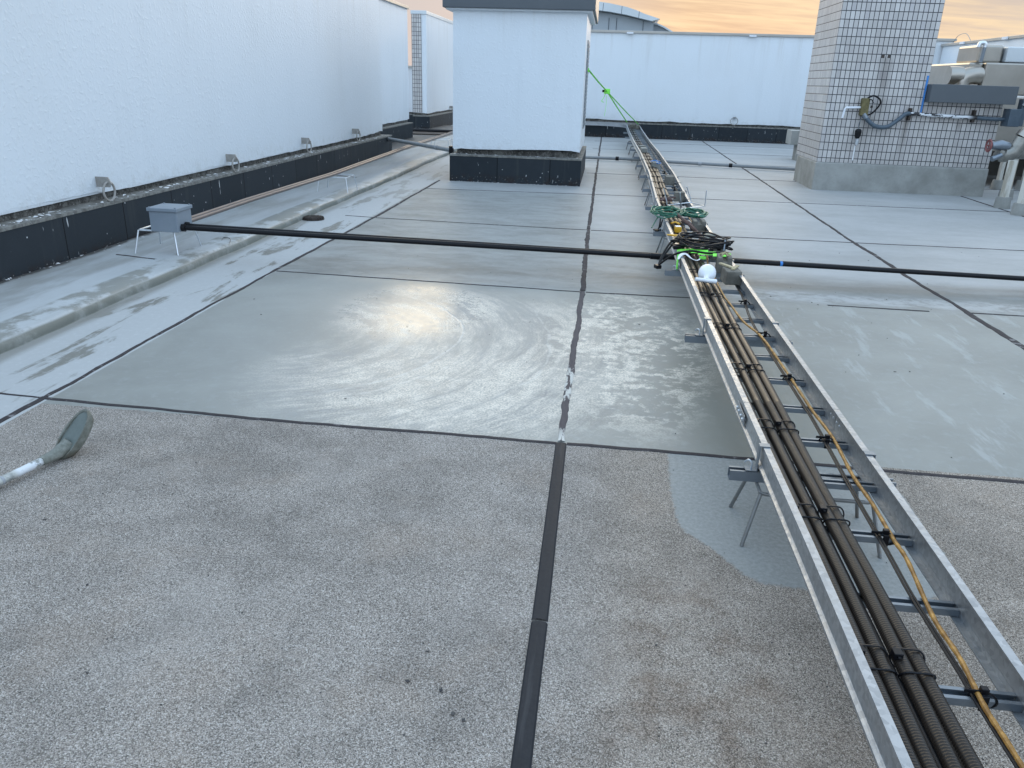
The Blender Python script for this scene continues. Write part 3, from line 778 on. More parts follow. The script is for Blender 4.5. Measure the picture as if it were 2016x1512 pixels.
for i in range(22): b.box(-0.392, -0.378, 14.24, 15.06, 0.88 + i * 0.061, 0.92 + i * 0.061)
b.build('louvre_slats', 'dull_zinc', sl)

# tiled pillar, its plinth and the low block beside it
t = thing('tiled_pillar', (4.4, 15.0, 0), 'tall grey tiled pillar on a bare concrete plinth with a low tiled wing', 'pillar')
MB().box(3.6, 5.14, 14.28, 15.85, 0.455, 4.4).build('shaft', 'tile', t)
wng = MB().box(5.14, 6.37, 14.284, 15.7, 0.455, 1.46).build('wing', 'tile', t)
MB().box(3.565, 6.355, 14.19, 15.62, -0.02, 0.452).build('plinth', 'concrete', t, bevel=0.015)
MB().box(5.145, 6.47, 14.10, 15.8, 1.462, 1.735).build('cap_slab', 'slate_paint', wng, bevel=0.006)
o = MB().box(4.36, 4.85, 19.95, 20.5, 0.36, 0.68).build('concrete_block', 'concrete', bevel=0.01)
o2 = MB().box(4.55, 4.8, 20.0, 20.4, -0.005, 0.36).build('pedestal', 'concrete', o)
tag(o, 'bare concrete block on a pedestal peeping out behind the left of the pillar', 'block')

# ------------------------------------------------------------------ curved roof building beyond
t = thing('curved_roof_hall', (0, 58, -22), 'distant grey panelled building with a curved roof edge above the back wall', 'building')
def arc_pt(a, r, cx=-4.0, cz=-18.8): return cx + r * math.sin(a), cz + r * math.cos(a)
Yb = 55.0
def onb(pts, y0, y1):
    n = len(pts); b = MB()
    return b.add([(x, y0, z) for x, z in pts] + [(x, y1, z) for x, z in pts], [tuple(range(n))[::-1], tuple(range(n, 2 * n))] + [(i, (i + 1) % n, n + (i + 1) % n, n + i) for i in range(n)])
kk = Yb / 50.0
def sc(x, z): return x * kk, 1.6 + (z - 1.6) * kk
topc = [(-9.0, 5.2), (-6.0, 5.75), (-3.2, 5.98), (-0.9, 5.93), (-0.28, 5.86), (0.744, 5.68), (1.3, 5.52), (1.724, 5.36), (2.659, 5.10)]
botc = [(2.20, 4.98), (1.5, 5.12), (0.7, 5.28), (-0.25, 5.42), (-0.9, 5.48), (-3.2, 5.5), (-6.0, 5.3), (-9.0, 4.8)]
onb([sc(*p) for p in topc + botc], Yb, Yb + 6).build('roof_fascia', 'fascia_white', t)
wall = [(-9.0, 4.75), (-6.0, 5.25), (-3.2, 5.47), (-0.9, 5.45), (-0.25, 5.39), (0.7, 5.25), (1.5, 5.09), (2.35, 4.95), (2.45, -20), (-9, -20)]
wl = onb([sc(*p) for p in wall], Yb + 0.8, Yb + 6).build('panel_wall', 'panel_grey', t)
for x in (-2.6, -1.2, -0.25, 0.2, 1.75):
    xx, _z = sc(x, 0); MB().box(xx - 0.02, xx + 0.02, Yb + 0.76, Yb + 0.81, -5, 1.6 + (5.25 - abs(x) * 0.08 - 1.6) * kk - 0.1).build('panel_seam', 'seam_dark', wl)
for x, z in ((-2.0, 5.9), (-0.62, 5.86), (0.45, 5.72), (1.45, 5.47)):
    (xa, za), (xb_, zb) = sc(x, z), sc(x - 0.02, z - 0.42); MB().add([(xa - 0.015, Yb - 0.01, za), (xa + 0.015, Yb - 0.01, za), (xb_ + 0.015, Yb - 0.01, zb), (xb_ - 0.015, Yb - 0.01, zb)], [(0, 1, 2, 3)]).build('fascia_seam', 'seam_dark', t)
low_ = [(2.2, 4.98), (2.6, 4.93), (3.05, 4.75), (3.5, 4.52), (3.95, 4.25), (4.3, 3.9), (4.3, -20), (2.2, -20)]
onb([sc(*p) for p in low_], Yb + 2, Yb + 8).build('lower_wing', 'panel_grey', t)
edge_ = [(2.15, 5.02), (2.6, 4.98), (3.05, 4.81), (3.5, 4.58), (3.95, 4.31), (4.4, 3.92), (4.35, 3.88), (3.92, 4.25), (3.47, 4.50), (3.02, 4.73), (2.58, 4.90), (2.15, 4.94)]
onb([sc(*p) for p in edge_], Yb + 1.7, Yb + 2.2).build('lower_roof_edge', 'fascia_white', t)

# ------------------------------------------------------------------ anchor rings
def anchor_ring(x, y, z, label, face=1, along='x', r=0.075):
    t = thing('anchor_ring', (x, y, z), label, 'anchor ring', 'steel anchor rings on the walls')
    b = MB()
    if along == 'x':
        b.add([(x - 0.03, y - 0.006, z - 0.045), (x + 0.13, y - 0.006, z - 0.045), (x + 0.15, y - 0.006, z - 0.01), (x + 0.12, y - 0.006, z + 0.045), (x - 0.03, y - 0.006, z + 0.045),
               (x - 0.03, y + 0.006, z - 0.045), (x + 0.13, y + 0.006, z - 0.045), (x + 0.15, y + 0.006, z - 0.01), (x + 0.12, y + 0.006, z + 0.045), (x - 0.03, y + 0.006, z + 0.045)],
              [(4, 3, 2, 1, 0), (5, 6, 7, 8, 9), (0, 1, 6, 5), (1, 2, 7, 6), (2, 3, 8, 7), (3, 4, 9, 8), (4, 0, 5, 9)])
        b.build('bracket', 'bracket_steel', t)
        cx, cy, cz = x + 0.115, y, z - 0.07
        pts = [(cx + r * math.cos(a) * 0.10, cy + r * math.cos(a) * 0.99, cz - 0.012 + r * 1.12 * math.sin(a)) for a in [2 * math.pi * i / 28 for i in range(28)]]
    else:
        b.box(x - 0.035, x + 0.035, y - 0.05, y + 0.03, z - 0.03, z + 0.02); b.build('bracket', 'dull_zinc', t)
        pts = [(x + 0.11 * math.cos(a), y - 0.05, z - 0.10 + 0.11 * math.sin(a)) for a in [2 * math.pi * i / 28 for i in range(28)]]
    MB().loop(pts, 0.010, 8).build('ring', 'bracket_steel', t, smooth=True)
for (y, z), lb in zip(((6.83, 0.625), (9.44, 0.61), (11.97, 0.645), (14.5, 0.645)), ('nearest the junction box', 'above the copper pipes, second of the row', 'third along the long left wall', 'nearest the far corner of the long left wall')):
    anchor_ring(-4.58, y, z, 'steel ring on a flat bracket, ' + lb)
anchor_ring(-5.72, 29.8, 0.60, 'small ring bracket on the tiled-end wall, beside the vent shaft')
anchor_ring(3.92, 26.13, 0.71, 'steel ring hanging low on the back wall', along='y')

# paint flakes along kerbs, grit on the floor
b = MB()
def flake(x, y, z, s):
    a = rnd.uniform(0, 6.28); n = rnd.choice((3, 4, 5)); el = rnd.uniform(0.4, 1)
    pts = []
    for i in range(n):
        q = 2 * math.pi * i / n; rr = s * rnd.uniform(0.6, 1.2); px, py = rr * math.cos(q), rr * math.sin(q) * el
        pts.append((x + px * math.cos(a) - py * math.sin(a), y + px * math.sin(a) + py * math.cos(a), z + rnd.uniform(0.001, s * 0.5)))
    b.add(pts + [(p[0], p[1], p[2] - 0.002) for p in pts], [tuple(range(n)), tuple(range(n, 2 * n))[::-1]] + [(i, (i + 1) % n, n + (i + 1) % n, n + i) for i in range(n)])
for i in range(260):
    y = 3.5 + 13 * rnd.random() ** 1.3; flake(rnd.uniform(-4.56, -4.45), y, 0.456, rnd.choice((0.008, 0.012, 0.02, 0.03)))
for i in range(200):
    y = 3.5 + 13 * rnd.random(); flake(-4.43 + abs(rnd.gauss(0, 0.05)), y, 0.075, rnd.choice((0.006, 0.01, 0.016)))
for i in range(60): flake(rnd.uniform(-2.5, -0.4), 13.2 - abs(rnd.gauss(0, 0.05)), 0.003, rnd.choice((0.008, 0.014)))
for i in range(40): flake(rnd.uniform(-2.5, -0.4), rnd.uniform(13.21, 13.36), 0.434, rnd.choice((0.008, 0.014, 0.02)))
tag(b.build('paint_flakes', 'paint_flake'), 'white paint flakes scattered along the slate kerbs', 'paint flakes', kind='stuff')
b = MB()
for i in range(260):
    x, y = rnd.uniform(-2.6, 3.5), rnd.uniform(0.9, 3.3); flake(x, y, 0.002, rnd.choice((0.002, 0.0025, 0.0035)))
for i in range(90):
    x, y = rnd.uniform(-2.6, 5.5), rnd.uniform(3.4, 9.0); flake(x, y, 0.002, rnd.choice((0.004, 0.006, 0.009)))
for x, y in ((-0.45, 1.72), (-0.35, 1.70), (-0.42, 1.85), (-0.30, 1.62), (-0.27, 1.6), (-1.35, 1.62), (-1.6, 2.0), (-2.0, 2.35)): flake(x, y, 0.003, 0.008)
tag(b.build('grit', 'debris'), 'dark grit and crumbs strewn over the near floor', 'grit', kind='stuff')

# ------------------------------------------------------------------ cable ladder
def rail_x(y): return lerp_tab([(0, 0.672), (2, 0.672), (4.3, 0.652), (9.5, 0.640), (12.4, 0.695), (16.4, 0.700), (19, 0.650), (22, 0.612), (24.6, 0.60)], y)
def rail_z(y): return lerp_tab([(0, 0.25), (16.5, 0.25), (19, 0.275), (22, 0.32), (25.6, 0.362)], y)
WID = 0.392
ladder = thing('cable_ladder', (0.85, 2.7, 0.25), 'long galvanised cable ladder crossing the roof on struts, carrying brown conduits', 'cable ladder')
PL = [(0, 0), (0, 0.010), (-0.006, 0.014), (-0.006, 0.020), (0, 0.024), (0.004, 0.028), (0.004, 0.074), (0, 0.079), (0, 0.1), (0.024, 0.1), (0.024, 0.095), (0.0035, 0.0945), (0.0065, 0.074), (0.0065, 0.028), (0.0035, 0.022), (0.0035, 0.004), (0.024, 0.004), (0.024, 0)]
PR = [(-u, v) for u, v in PL][::-1]
sect = [0.25, 3.17, 6.18, 9.22, 12.25, 15.3, 18.3, 21.3, 24.6]
for a, c in zip(sect, sect[1:]):
    ys = [a + (c - a) * i / 8 for i in range(9)]
    ys[-1] -= 0.004
    for prof, off in ((PL, 0), (PR, WID)):
        MB().sweep(prof, [(rail_x(y) + off, y, rail_z(y)) for y in ys]).build('side_rail', 'galvanised', ladder)
# last length swings left along the back wall kerb
cx, cy = -0.15, 24.75
def bend(rad):
    return [(cx + rad * math.cos(a), cy + rad * math.sin(a), rail_z(24.6) + 0.012 * i / 8) for i, a in enumerate([math.pi / 2 * i / 8 for i in range(9)])]
zE = rail_z(24.6) + 0.012
MB().sweep(PL, [(0.60, 24.605, rail_z(24.6))] + bend(0.75) + [(-1.5, 25.5, zE), (-3.2, 25.5, zE)]).build('side_rail', 'galvanised', ladder)
MB().sweep(PR, [(0.60 + WID, 24.605, rail_z(24.6))] + bend(0.75 + WID) + [(-1.5, 25.5 + WID, zE), (-3.2, 25.5 + WID, zE)]).build('side_rail', 'galvanised', ladder)
# rungs: slotted channels
y = 1.58 - 0.353 * 3
k_ = 0
def channel(b, x0, x1, y, z, w_=0.041, hh=0.021, t_=0.003, lip=0.011):
    """open-topped channel lying along x"""
    pr = [(-w_ / 2, 0), (w_ / 2, 0), (w_ / 2, hh), (w_ / 2 - lip, hh), (w_ / 2 - lip, hh - t_), (w_ / 2 - t_, hh - t_), (w_ / 2 - t_, t_), (-w_ / 2 + t_, t_), (-w_ / 2 + t_, hh - t_), (-w_ / 2 + lip, hh - t_), (-w_ / 2 + lip, hh), (-w_ / 2, hh)]
    return b.sweep([(u, v) for u, v in pr][::-1], [(x0, y, z), (x1, y, z)])
rung0 = None
while y < 24.4:
    loc = (rail_x(y) + 0.0045, y, rail_z(y) + 0.006)
    if rung0 is None:
        rung0 = channel(MB(), 0, WID - 0.009, 0, 0).build('rung', 'dull_zinc', ladder); o = rung0
    else:
        o = rung0.copy(); COL.objects.link(o); o.parent = ladder
    o.location = Vector(loc) - Vector(ladder.location)
    y += 0.353; k_ += 1
# splice plates with bolts
for ys in sect[1:6]:
    for off, s in ((-0.0075, -1), (WID + 0.0035, 1)):
        x = rail_x(ys) + off; z = rail_z(ys)
        pl = MB().box(x, x + 0.0035, ys - 0.09, ys + 0.09, z + 0.029, z + 0.073).build('splice_plate', 'galvanised', ladder)
        for q in (-0.065, -0.025, 0.025, 0.065):
            b = MB()
            m = Matrix.Translation((x + (0.0035 if s > 0 else 0), ys + q, z + 0.05)) @ Matrix.Rotation(s * math.pi / 2, 4, 'Y')
            b.lathe([(0.008, 0), (0.008, 0.004), (0.006, 0.006)], 6, m)
            m2 = Matrix.Translation((x + (-0.008 if s > 0 else 0.0115), ys + q, z + 0.05)) @ Matrix.Rotation(-s * math.pi / 2, 4, 'Y')
            b.build('bolt', 'bright_zinc', pl)
            MB().lathe([(0.006, 0), (0.006, 0.003), (0.003, 0.005)], 8, m2).build('bolt_head', 'bright_zinc', pl)
# rail clamps over the struts
strut_y = [2.742 + 1.7 * i for i in range(13)]
for ys in strut_y[:8]:
    for off, s in ((0, -1), (WID, 1)):
        x = rail_x(ys) + off; z = rail_z(ys); w_ = 0.03
        cl = MB()
        xo = x + s * 0.0085
        lo, hi = sorted((xo, xo + s * 0.004)); cl.box(lo, hi, ys - w_ / 2, ys + w_ / 2, z - 0.001, z + 0.1045)
        lo, hi = sorted((xo, x - s * 0.026)); cl.box(lo, hi, ys - w_ / 2, ys + w_ / 2, z + 0.1015, z + 0.1045)
        lo, hi = sorted((xo + s * 0.004, xo + s * 0.045)); cl.box(lo, hi, ys - w_ / 2 - 0.006, ys + w_ / 2 + 0.006, z + 0.0005, z + 0.004)
        c = cl.build('rail_clamp', 'dull_zinc', ladder)
        hb = MB(); mx = x + s * 0.03
        hb.tube(smooth_path([(mx, ys, z), (mx, ys, z + 0.026), (mx + s * 0.012, ys + 0.01, z + 0.034), (mx + s * 0.022, ys + 0.02, z + 0.02)], 4), 0.0035, 6)
        hb.build('hook_bolt', 'bright_zinc', c, smooth=True)

# struts under the ladder and wire stools under the struts
def place(y, z=0.0): return rail_x(y) + WID / 2
strut = None; stool = None
for i, ys in enumerate(strut_y):
    x = place(ys); z = rail_z(ys) - 0.0435
    lab = 'galvanised strut across the underside of the cable ladder, %s from the camera' % ORD[i]
    if strut is None:
        strut = channel(MB(), -0.305, 0.300, 0, 0, 0.041, 0.041, 0.0035, 0.010).build('support_strut', 'dull_zinc')
        tag(strut, lab, 'strut', 'struts under the cable ladder'); strut.location = (x, ys, z)
    else:
        o = strut.copy(); COL.objects.link(o); o.location = (x, ys, z); o['label'] = lab
def make_stool(name, loc, label, hh=0.2, wx=0.25, wy=0.145, tx=0.2, ty=0.10, r=0.0072, m='stool_steel', group='wire stools propping the ladder'):
    t = thing(name, loc, label, 'stool', group)
    x, y, z = loc
    c4 = [(-1, -1), (1, -1), (1, 1), (-1, 1)]
    fr = [(x + a * tx, y + c * ty, z + hh) for a, c in c4]
    MB().loop(sum([[tuple(Vector(fr[i]).lerp(Vector(fr[(i + 1) % 4]), q)) for q in (0.04, 0.96)] for i in range(4)], []), r, 7).build('top_frame', m, t, smooth=True)
    for a, c in c4:
        MB().tube([(x + a * tx, y + c * ty, z + hh), (x + a * (wx * 0.5 + tx * 0.5), y + c * (wy * 0.5 + ty * 0.5), z + hh * 0.5), (x + a * wx, y + c * wy, z)], r, 7).build('leg', m, t, smooth=True)
    return t
for i, ys in enumerate(strut_y[:12]):
    if i in (1, 2, 4): continue
    lab = 'bent wire stool under the ladder strut, %s from the camera' % ORD[i]
    if stool is None: stool = make_stool('wire_stool', (place(ys), ys, 0.0), lab, 0.2)
    else: copy_thing(stool, (place(ys) - stool.location.x, ys - stool.location.y, 0), lab)

# the four corrugated conduits
def cond(xo, label):
    ys = []; y = 0.2
    while y < 24.3:
        ys.append(y)
        y += 0.0020 if y < 3.3 else (0.05 if y < 6.0 else 0.35)
    pts = []; rs = []
    for i, y in enumerate(ys):
        pr_ = round(xo, 1) * 40; wob = 0.004 * math.sin(y * 1.3 + pr_) + 0.002 * math.sin(y * 3.1 + pr_ * 2)
        pts.append((rail_x(y) + xo + wob, y, rail_z(y) + 0.0275 + 0.0195 + 0.0015 * math.sin(y * 2.2 + xo * 70)))
        rs.append(0.0207 if y >= 6.0 else ((0.0190 if i % 4 in (1, 2) else 0.0183) if y < 3.3 else 0.0187))
    o = MB().tube(pts, rs, 10).build('corrugated_conduit', 'conduit_plastic')
    for p in o.data.polygons: p.use_smooth = True
    tag(o, label, 'conduit', 'brown conduits in the cable ladder'); return o
CX = [0.047, 0.0865, 0.137, 0.1765]
for xo, lb in zip(CX, ('leftmost brown corrugated conduit, against the left rail of the ladder', 'second brown corrugated conduit from the left rail', 'third brown corrugated conduit, left one of the inner pair', 'rightmost brown corrugated conduit, beside the open rungs')):
    cond(xo, lb)
o = MB().tube([(rail_x(y) + 0.112, y, rail_z(y) + 0.0275 + 0.009) for y in [0.2 + 0.4 * i for i in range(60)]], 0.0085, 8).build('black_cable_or_added_strand', 'black_rubber', smooth=True)  # black strand added to make the gap between the conduit pairs dark
tag(o, 'added black strand darkening the gap between the two brown conduit pairs', 'cable')
# cable ties
def make_tie(label, group):
    t = thing('cable_tie', (0, 0, 0), label, 'cable tie', group)
    for yy in (-0.03, 0.035):
        pts = []
        for k in range(24):
            a = 2 * math.pi * k / 24; cxx = 0.0197 if math.cos(a) >= 0 else -0.0197
            pts.append((cxx + 0.0214 * math.cos(a), yy + 0.01 * math.sin(a) * (1 if yy > 0 else -1), 0.0214 * math.sin(a)))
        MB().loop(pts, 0.0028, 5).build('strap', 'black_plastic', t)
    MB().box(-0.043, -0.021, 0.010, 0.036, 0.012, 0.030).box(-0.036, -0.028, 0.003, 0.046, 0.021, 0.025).build('head', 'black_plastic', t, bevel=0.002)
    return t
tie = None; n_ = 0
y = 1.625 - 0.7035
while y < 23.5:
    for xo, side in (((CX[0] + CX[1]) / 2, 'left'), ((CX[2] + CX[3]) / 2, 'right')):
        loc = (rail_x(y) + xo, y, rail_z(y) + 0.047)
        lab = 'black tie round the %s conduit pair, %s from near end' % (side, ORD[n_])
        if tie is None: tie = make_tie(lab, 'cable ties round the brown conduits'); tie.location = loc
        else: copy_thing(tie, Vector(loc) - Vector(tie.location), lab)
    y += 0.7035; n_ += 1
# orange cable and thin black cable on the right side
op = [(0.98, 0.6), (0.965, 1.0), (0.961, 1.392), (0.955, 1.523), (0.968, 1.697), (0.967, 1.857), (0.990, 2.128), (0.986, 2.239), (0.993, 2.465), (0.988, 2.689), (0.997, 3.0), (0.989, 3.263), (0.982, 3.471), (0.975, 3.892), (0.954, 4.344), (0.905, 4.658), (0.879, 5.0), (0.868, 5.26), (0.866, 5.7), (0.874, 6.215), (0.91, 6.6), (0.93, 6.84), (0.95, 7.6), (0.945, 8.6)]
pts = smooth_path([(x, y, rail_z(y) + 0.0275 + 0.009 + (0.004 * math.sin(y * 9))) for x, y in op], 8)
o = MB().tube(pts, [0.0066 + 0.0007 * math.sin(i * 1.9) for i in range(len(pts))], 8).build('orange_cable', 'orange_jacket', smooth=True)
tag(o, 'orange jacketed cable snaking along the right side of the cable ladder', 'cable')
bp = [(0.975, 0.6), (0.95, 1.457), (0.947, 1.668), (0.94, 1.95), (0.945, 2.19), (0.95, 2.62), (0.962, 3.2), (0.958, 3.5), (0.95, 4.594), (0.985, 5.2), (0.995, 5.54), (1.0, 7.0), (1.0, 9.0), (1.0, 14.0), (0.99, 18.0), (0.95, 22.0)]
o = MB().tube(smooth_path([(x, y, rail_z(y) + 0.0275 + 0.004) for x, y in bp], 8), 0.0040, 7).build('black_cable_or_added_strand', 'black_rubber', smooth=True)
tag(o, 'thin black cable lying beside the orange cable in the ladder', 'cable')
o = MB().tube(smooth_path([(x + 0.0095, y, rail_z(y) + 0.0275 + 0.0035) for x, y in bp], 8), 0.0034, 7).build('black_cable_or_added_strand', 'black_rubber', smooth=True)
tag(o, 'thinner black cable hugging the outer side of the first black cable', 'cable')
ctie = None
for i, y in enumerate([1.58, 2.28, 3.0, 3.71, 4.42, 5.12, 9.0, 9.7, 10.4, 11.1, 11.8, 12.5, 13.2]):
    loc = (0.972 if y < 4 else 0.985, y, rail_z(y) + 0.0275)
    lab = 'black tie holding cables to a rung at the right rail, %s from camera' % ORD[i]
    if ctie is None:
        ctie = thing('cable_tie', loc, lab, 'cable tie', 'cable ties at the right rail')
        X, Y, Z = loc
        MB().loop([(X + 0.028 * math.cos(a), Y - 0.012 + 0.009 * math.cos(a) * -1, Z - 0.002 + 0.021 * math.sin(a)) for a in [2 * math.pi * k / 20 for k in range(20)]], 0.0035, 5).build('strap', 'black_plastic', ctie)
        MB().box(X - 0.010, X + 0.008, Y - 0.018, Y - 0.002, Z + 0.014, Z + 0.030).box(X - 0.045, X - 0.01, Y - 0.012, Y - 0.008, Z + 0.012, Z + 0.022).box(X - 0.012, X + 0.006, Y - 0.03, Y - 0.022, Z - 0.024, Z + 0.018).build('head', 'black_plastic', ctie, bevel=0.002)
    else: copy_thing(ctie, Vector(loc) - Vector(ctie.location), lab)

# ------------------------------------------------------------------ clutter in the ladder
RZ = 0.2775
def weight_block(x0, x1, y0, y1, hgt, label, notch=True, rot=0.0, m='block_concrete', z=RZ):
    b = MB(); xc = (x0 + x1) / 2; yc = (y0 + y1) / 2
    nw = (x1 - x0) * 0.18; nd = hgt * 0.28
    if notch:
        pr = [(x0, 0), (x1, 0), (x1, hgt), (xc + nw, hgt), (xc + nw * 0.8, hgt - nd), (xc - nw * 0.8, hgt - nd), (xc - nw, hgt), (x0, hgt)]
    else:
        pr = [(x0, 0), (x1, 0), (x1 - 0.008, hgt), (x0 + 0.008, hgt * 0.96)]
    n = len(pr); c, s = math.cos(rot), math.sin(rot)
    def T(x, y, zz): return (xc + (x - xc) * c - (y - yc) * s, yc + (x - xc) * s + (y - yc) * c, z + zz)
    b.add([T(x, y0, q) for x, q in pr] + [T(x, y1, q) for x, q in pr], [tuple(range(n))[::-1], tuple(range(n, 2 * n))] + [(i, (i + 1) % n, n + (i + 1) % n, n + i) for i in range(n)])
    o = b.build('weight_block', m, bevel=0.006)
    return tag(o, label, 'concrete block', 'concrete weight blocks in the ladder')
weight_block(0.915, 1.035, 5.62, 5.80, 0.10, 'worn concrete block with a mossy top beside the white scoop', False, 0.08)
weight_block(0.915, 1.02, 5.98, 6.16, 0.12, 'concrete block with a twine knot on top, behind the mossy block', True, -0.05)
weight_block(0.925, 1.03, 6.45, 6.62, 0.11, 'concrete block half under the black cable coil', True)
weight_block(0.905, 1.025, 7.75, 7.93, 0.105, 'notched concrete block in front of the green hose coil', True)
weight_block(0.885, 1.015, 9.85, 10.0, 0.11, 'concrete block behind the upturned wire stool', False)
weight_block(0.88, 1.02, 11.5, 11.7, 0.12, 'concrete block at a rung beyond the upturned stool', False)
weight_block(0.80, 0.92, 13.6, 13.8, 0.12, 'pale concrete block tied with blue cord', False, 0.1, 'concrete')
weight_block(0.73, 0.86, 16.6, 16.85, 0.12, 'pale concrete block farther up the ladder', False, 0.1, 'concrete')
weight_block(0.72, 0.86, 17.6, 17.75, 0.10, 'pale block lying just past the farther one', False, 0.5, 'concrete')
weight_block(0.66, 0.86, 24.1, 24.3, 0.13, 'left grey block where the ladder meets the back wall', False, 0.3, z=rail_z(24.2) + 0.03)
weight_block(0.86, 0.97, 23.9, 24.05, 0.12, 'right grey block where the ladder meets the back wall', False, -0.2, z=rail_z(24.0) + 0.03)
o = MB()
for k in range(7):
    a = rnd.uniform(0, 3.14); o.tube(smooth_path([(0.968 + 0.045 * math.cos(a) * s, 6.06 + 0.05 * math.sin(a) * s, 0.400 + 0.012 * (1 - abs(s)) + 0.003 * k) for s in (-1, -0.4, 0.2, 1)], 4), 0.0035, 5)
tag(o.build('twine_knot', 'twine', smooth=True), 'frayed knot of pale twine on a concrete block', 'twine')
o = MB().box(0.93, 0.96, 5.70, 5.86, 0.377, 0.389, 0.5).box(0.985, 1.01, 5.66, 5.80, 0.377, 0.389, -0.4).build('wood_offcut', 'twine', bevel=0.002)
tag(o, 'pale timber offcuts lying on the mossy concrete block', 'offcut')
o = MB().tube(smooth_path([(0.78, 13.7, 0.40), (0.86, 13.72, 0.415), (0.96, 13.9, 0.36), (0.88, 13.5, 0.39), (0.90, 13.95, 0.40)], 6), 0.008, 6).build('blue_cord', 'blue_tape', smooth=True)
tag(o, 'blue cord looped over the pale concrete block', 'cord')

# white scoop with T handle
t = thing('plastic_scoop', (0.79, 5.4, 0.32), 'white plastic scoop with a T-shaped handle lying on the conduits', 'scoop')
axis = Vector((-0.16, -1.0, -0.12)).normalized(); cpos = Vector((0.765, 5.45, 0.388))
rotm = axis.to_track_quat('Z', 'Y').to_matrix().to_4x4()
mt = Matrix.Translation(cpos) @ rotm
MB().lathe([(0.001, -0.085), (0.030, -0.080), (0.050, -0.062), (0.060, -0.03), (0.061, 0.0), (0.056, 0.03), (0.042, 0.055), (0.024, 0.072), (0.018, 0.085), (0.018, 0.135), (0.001, 0.136)], 28, mt).build('bowl', 'white_plastic', t, smooth=True)
hd = cpos + axis * 0.135; side = Vector((1, 0.22, -0.12)).normalized()
MB().tube([hd - side * 0.075, hd - side * 0.03, hd + side * 0.03, hd + side * 0.075], [0.0125, 0.014, 0.0155, 0.0155], 12).build('handle', 'white_plastic', t, smooth=True)

# coil of black cable over the ladder, its loose ends to the left
rn = random.Random(3)
t = thing('cable_coil', (0.8, 6.55, 0.36), 'flattened coil of black cable lying across the ladder, loose ends hanging left', 'cable coil')
b = MB()
for k in range(12):
    ca, sa = math.cos(-0.28), math.sin(-0.28); pts = []
    A = rn.uniform(0.19, 0.29); B = rn.uniform(0.08, 0.24); ox = rn.uniform(-0.04, 0.05) + 0.11; oy = rn.uniform(-0.05, 0.05); A *= 0.82; B *= 0.85; ox -= 0.06
    ph = rn.uniform(-0.2, 0.2); zz = rn.uniform(0.0, 0.06)
    for i in range(28):
        a = 2 * math.pi * i / 28; u = A * math.cos(a) + 0.0; v = B * math.sin(a + ph) * (1.0 - 0.55 * max(0, math.cos(a)))
        pts.append((0.80 + ox + u * ca - v * sa, 6.55 + oy + (u * sa + v * ca) * 1.1, 0.375 + zz + 0.018 * math.sin(2 * a + k) - 0.05 * max(0, u - 0.2)))
    b.loop(pts, 0.0068, 6)
b.build('coiled_loops', 'black_rubber', t, smooth=True)
b = MB()
for off in (0.0, 0.03):
    b.tube(smooth_path([(0.78 + off, 6.72, 0.38), (0.66 + off, 6.68, 0.395), (0.60 + off, 6.60, 0.38), (0.53 + off * 0.5, 6.45, 0.30), (0.50, 6.35, 0.24)], 6), 0.0085, 7)
b.tube(smooth_path([(0.98, 6.22, 0.39), (0.85, 6.20, 0.385), (0.72, 6.22, 0.39), (0.60, 6.26, 0.345), (0.52, 6.32, 0.265), (0.485, 6.33, 0.225)], 6), 0.0085, 7)
b.build('loose_end', 'black_rubber', t, smooth=True)
MB().box(0.47, 0.515, 6.30, 6.36, 0.215, 0.245, 0.4).build('end_wrap', 'black_plastic', t, bevel=0.006)
MB().tube([(1.005, 6.38, 0.375), (1.012, 6.42, 0.452), (1.02, 6.50, 0.43), (1.02, 6.52, 0.36)], 0.006, 6).build('tie_wire', 'dull_zinc', t)
# lime ratchet strap under the coil
t = thing('ratchet_strap', (0.75, 6.3, 0.34), 'lime green ratchet strap bundled under the black cable coil', 'strap')
b = MB()
for k in range(6):
    x, y = 0.70 + 0.05 * k, 6.42 - 0.05 * k + rn.uniform(-0.02, 0.02)
    b.add([(x - 0.06, y - 0.015, 0.345 + 0.006 * k), (x + 0.07, y - 0.05, 0.36 + 0.005 * k), (x + 0.075, y - 0.005, 0.375 + 0.005 * k), (x - 0.055, y + 0.03, 0.358 + 0.006 * k),
           (x - 0.06, y - 0.015, 0.343 + 0.006 * k), (x + 0.07, y - 0.05, 0.358 + 0.005 * k), (x + 0.075, y - 0.005, 0.373 + 0.005 * k), (x - 0.055, y + 0.03, 0.356 + 0.006 * k)], [(0, 1, 2, 3), (7, 6, 5, 4), (0, 1, 5, 4), (1, 2, 6, 5), (2, 3, 7, 6), (3, 0, 4, 7)])
b.box(0.80, 0.85, 6.20, 6.235, 0.335, 0.352, -0.1)
b.build('webbing', 'lime_webbing', t)
MB().tube(smooth_path([(0.665, 6.28, 0.36), (0.64, 6.25, 0.36), (0.632, 6.2, 0.31), (0.63, 6.16, 0.24)], 5), 0.007, 6, flat=0.4).build('loose_tail', 'lime_webbing', t)
MB().box(0.61, 0.70, 6.43, 6.49, 0.355, 0.385, 0.1).build('ratchet', 'black_plastic', t, bevel=0.006)
o = MB().tube(smooth_path([(0.625, 6.10, 0.345), (0.65, 6.17, 0.365), (0.69, 6.2, 0.368), (0.73, 6.16, 0.345), (0.77, 6.14, 0.335), (0.80, 6.18, 0.34)], 5), [0.006 + 0.010 * math.sin(math.pi * min(1, i / 16)) for i in range(26)], 7, flat=0.5).build('white_rag', 'white_cloth', smooth=True)
tag(o, 'twisted white rag draped over the left rail beside the black coil', 'rag')
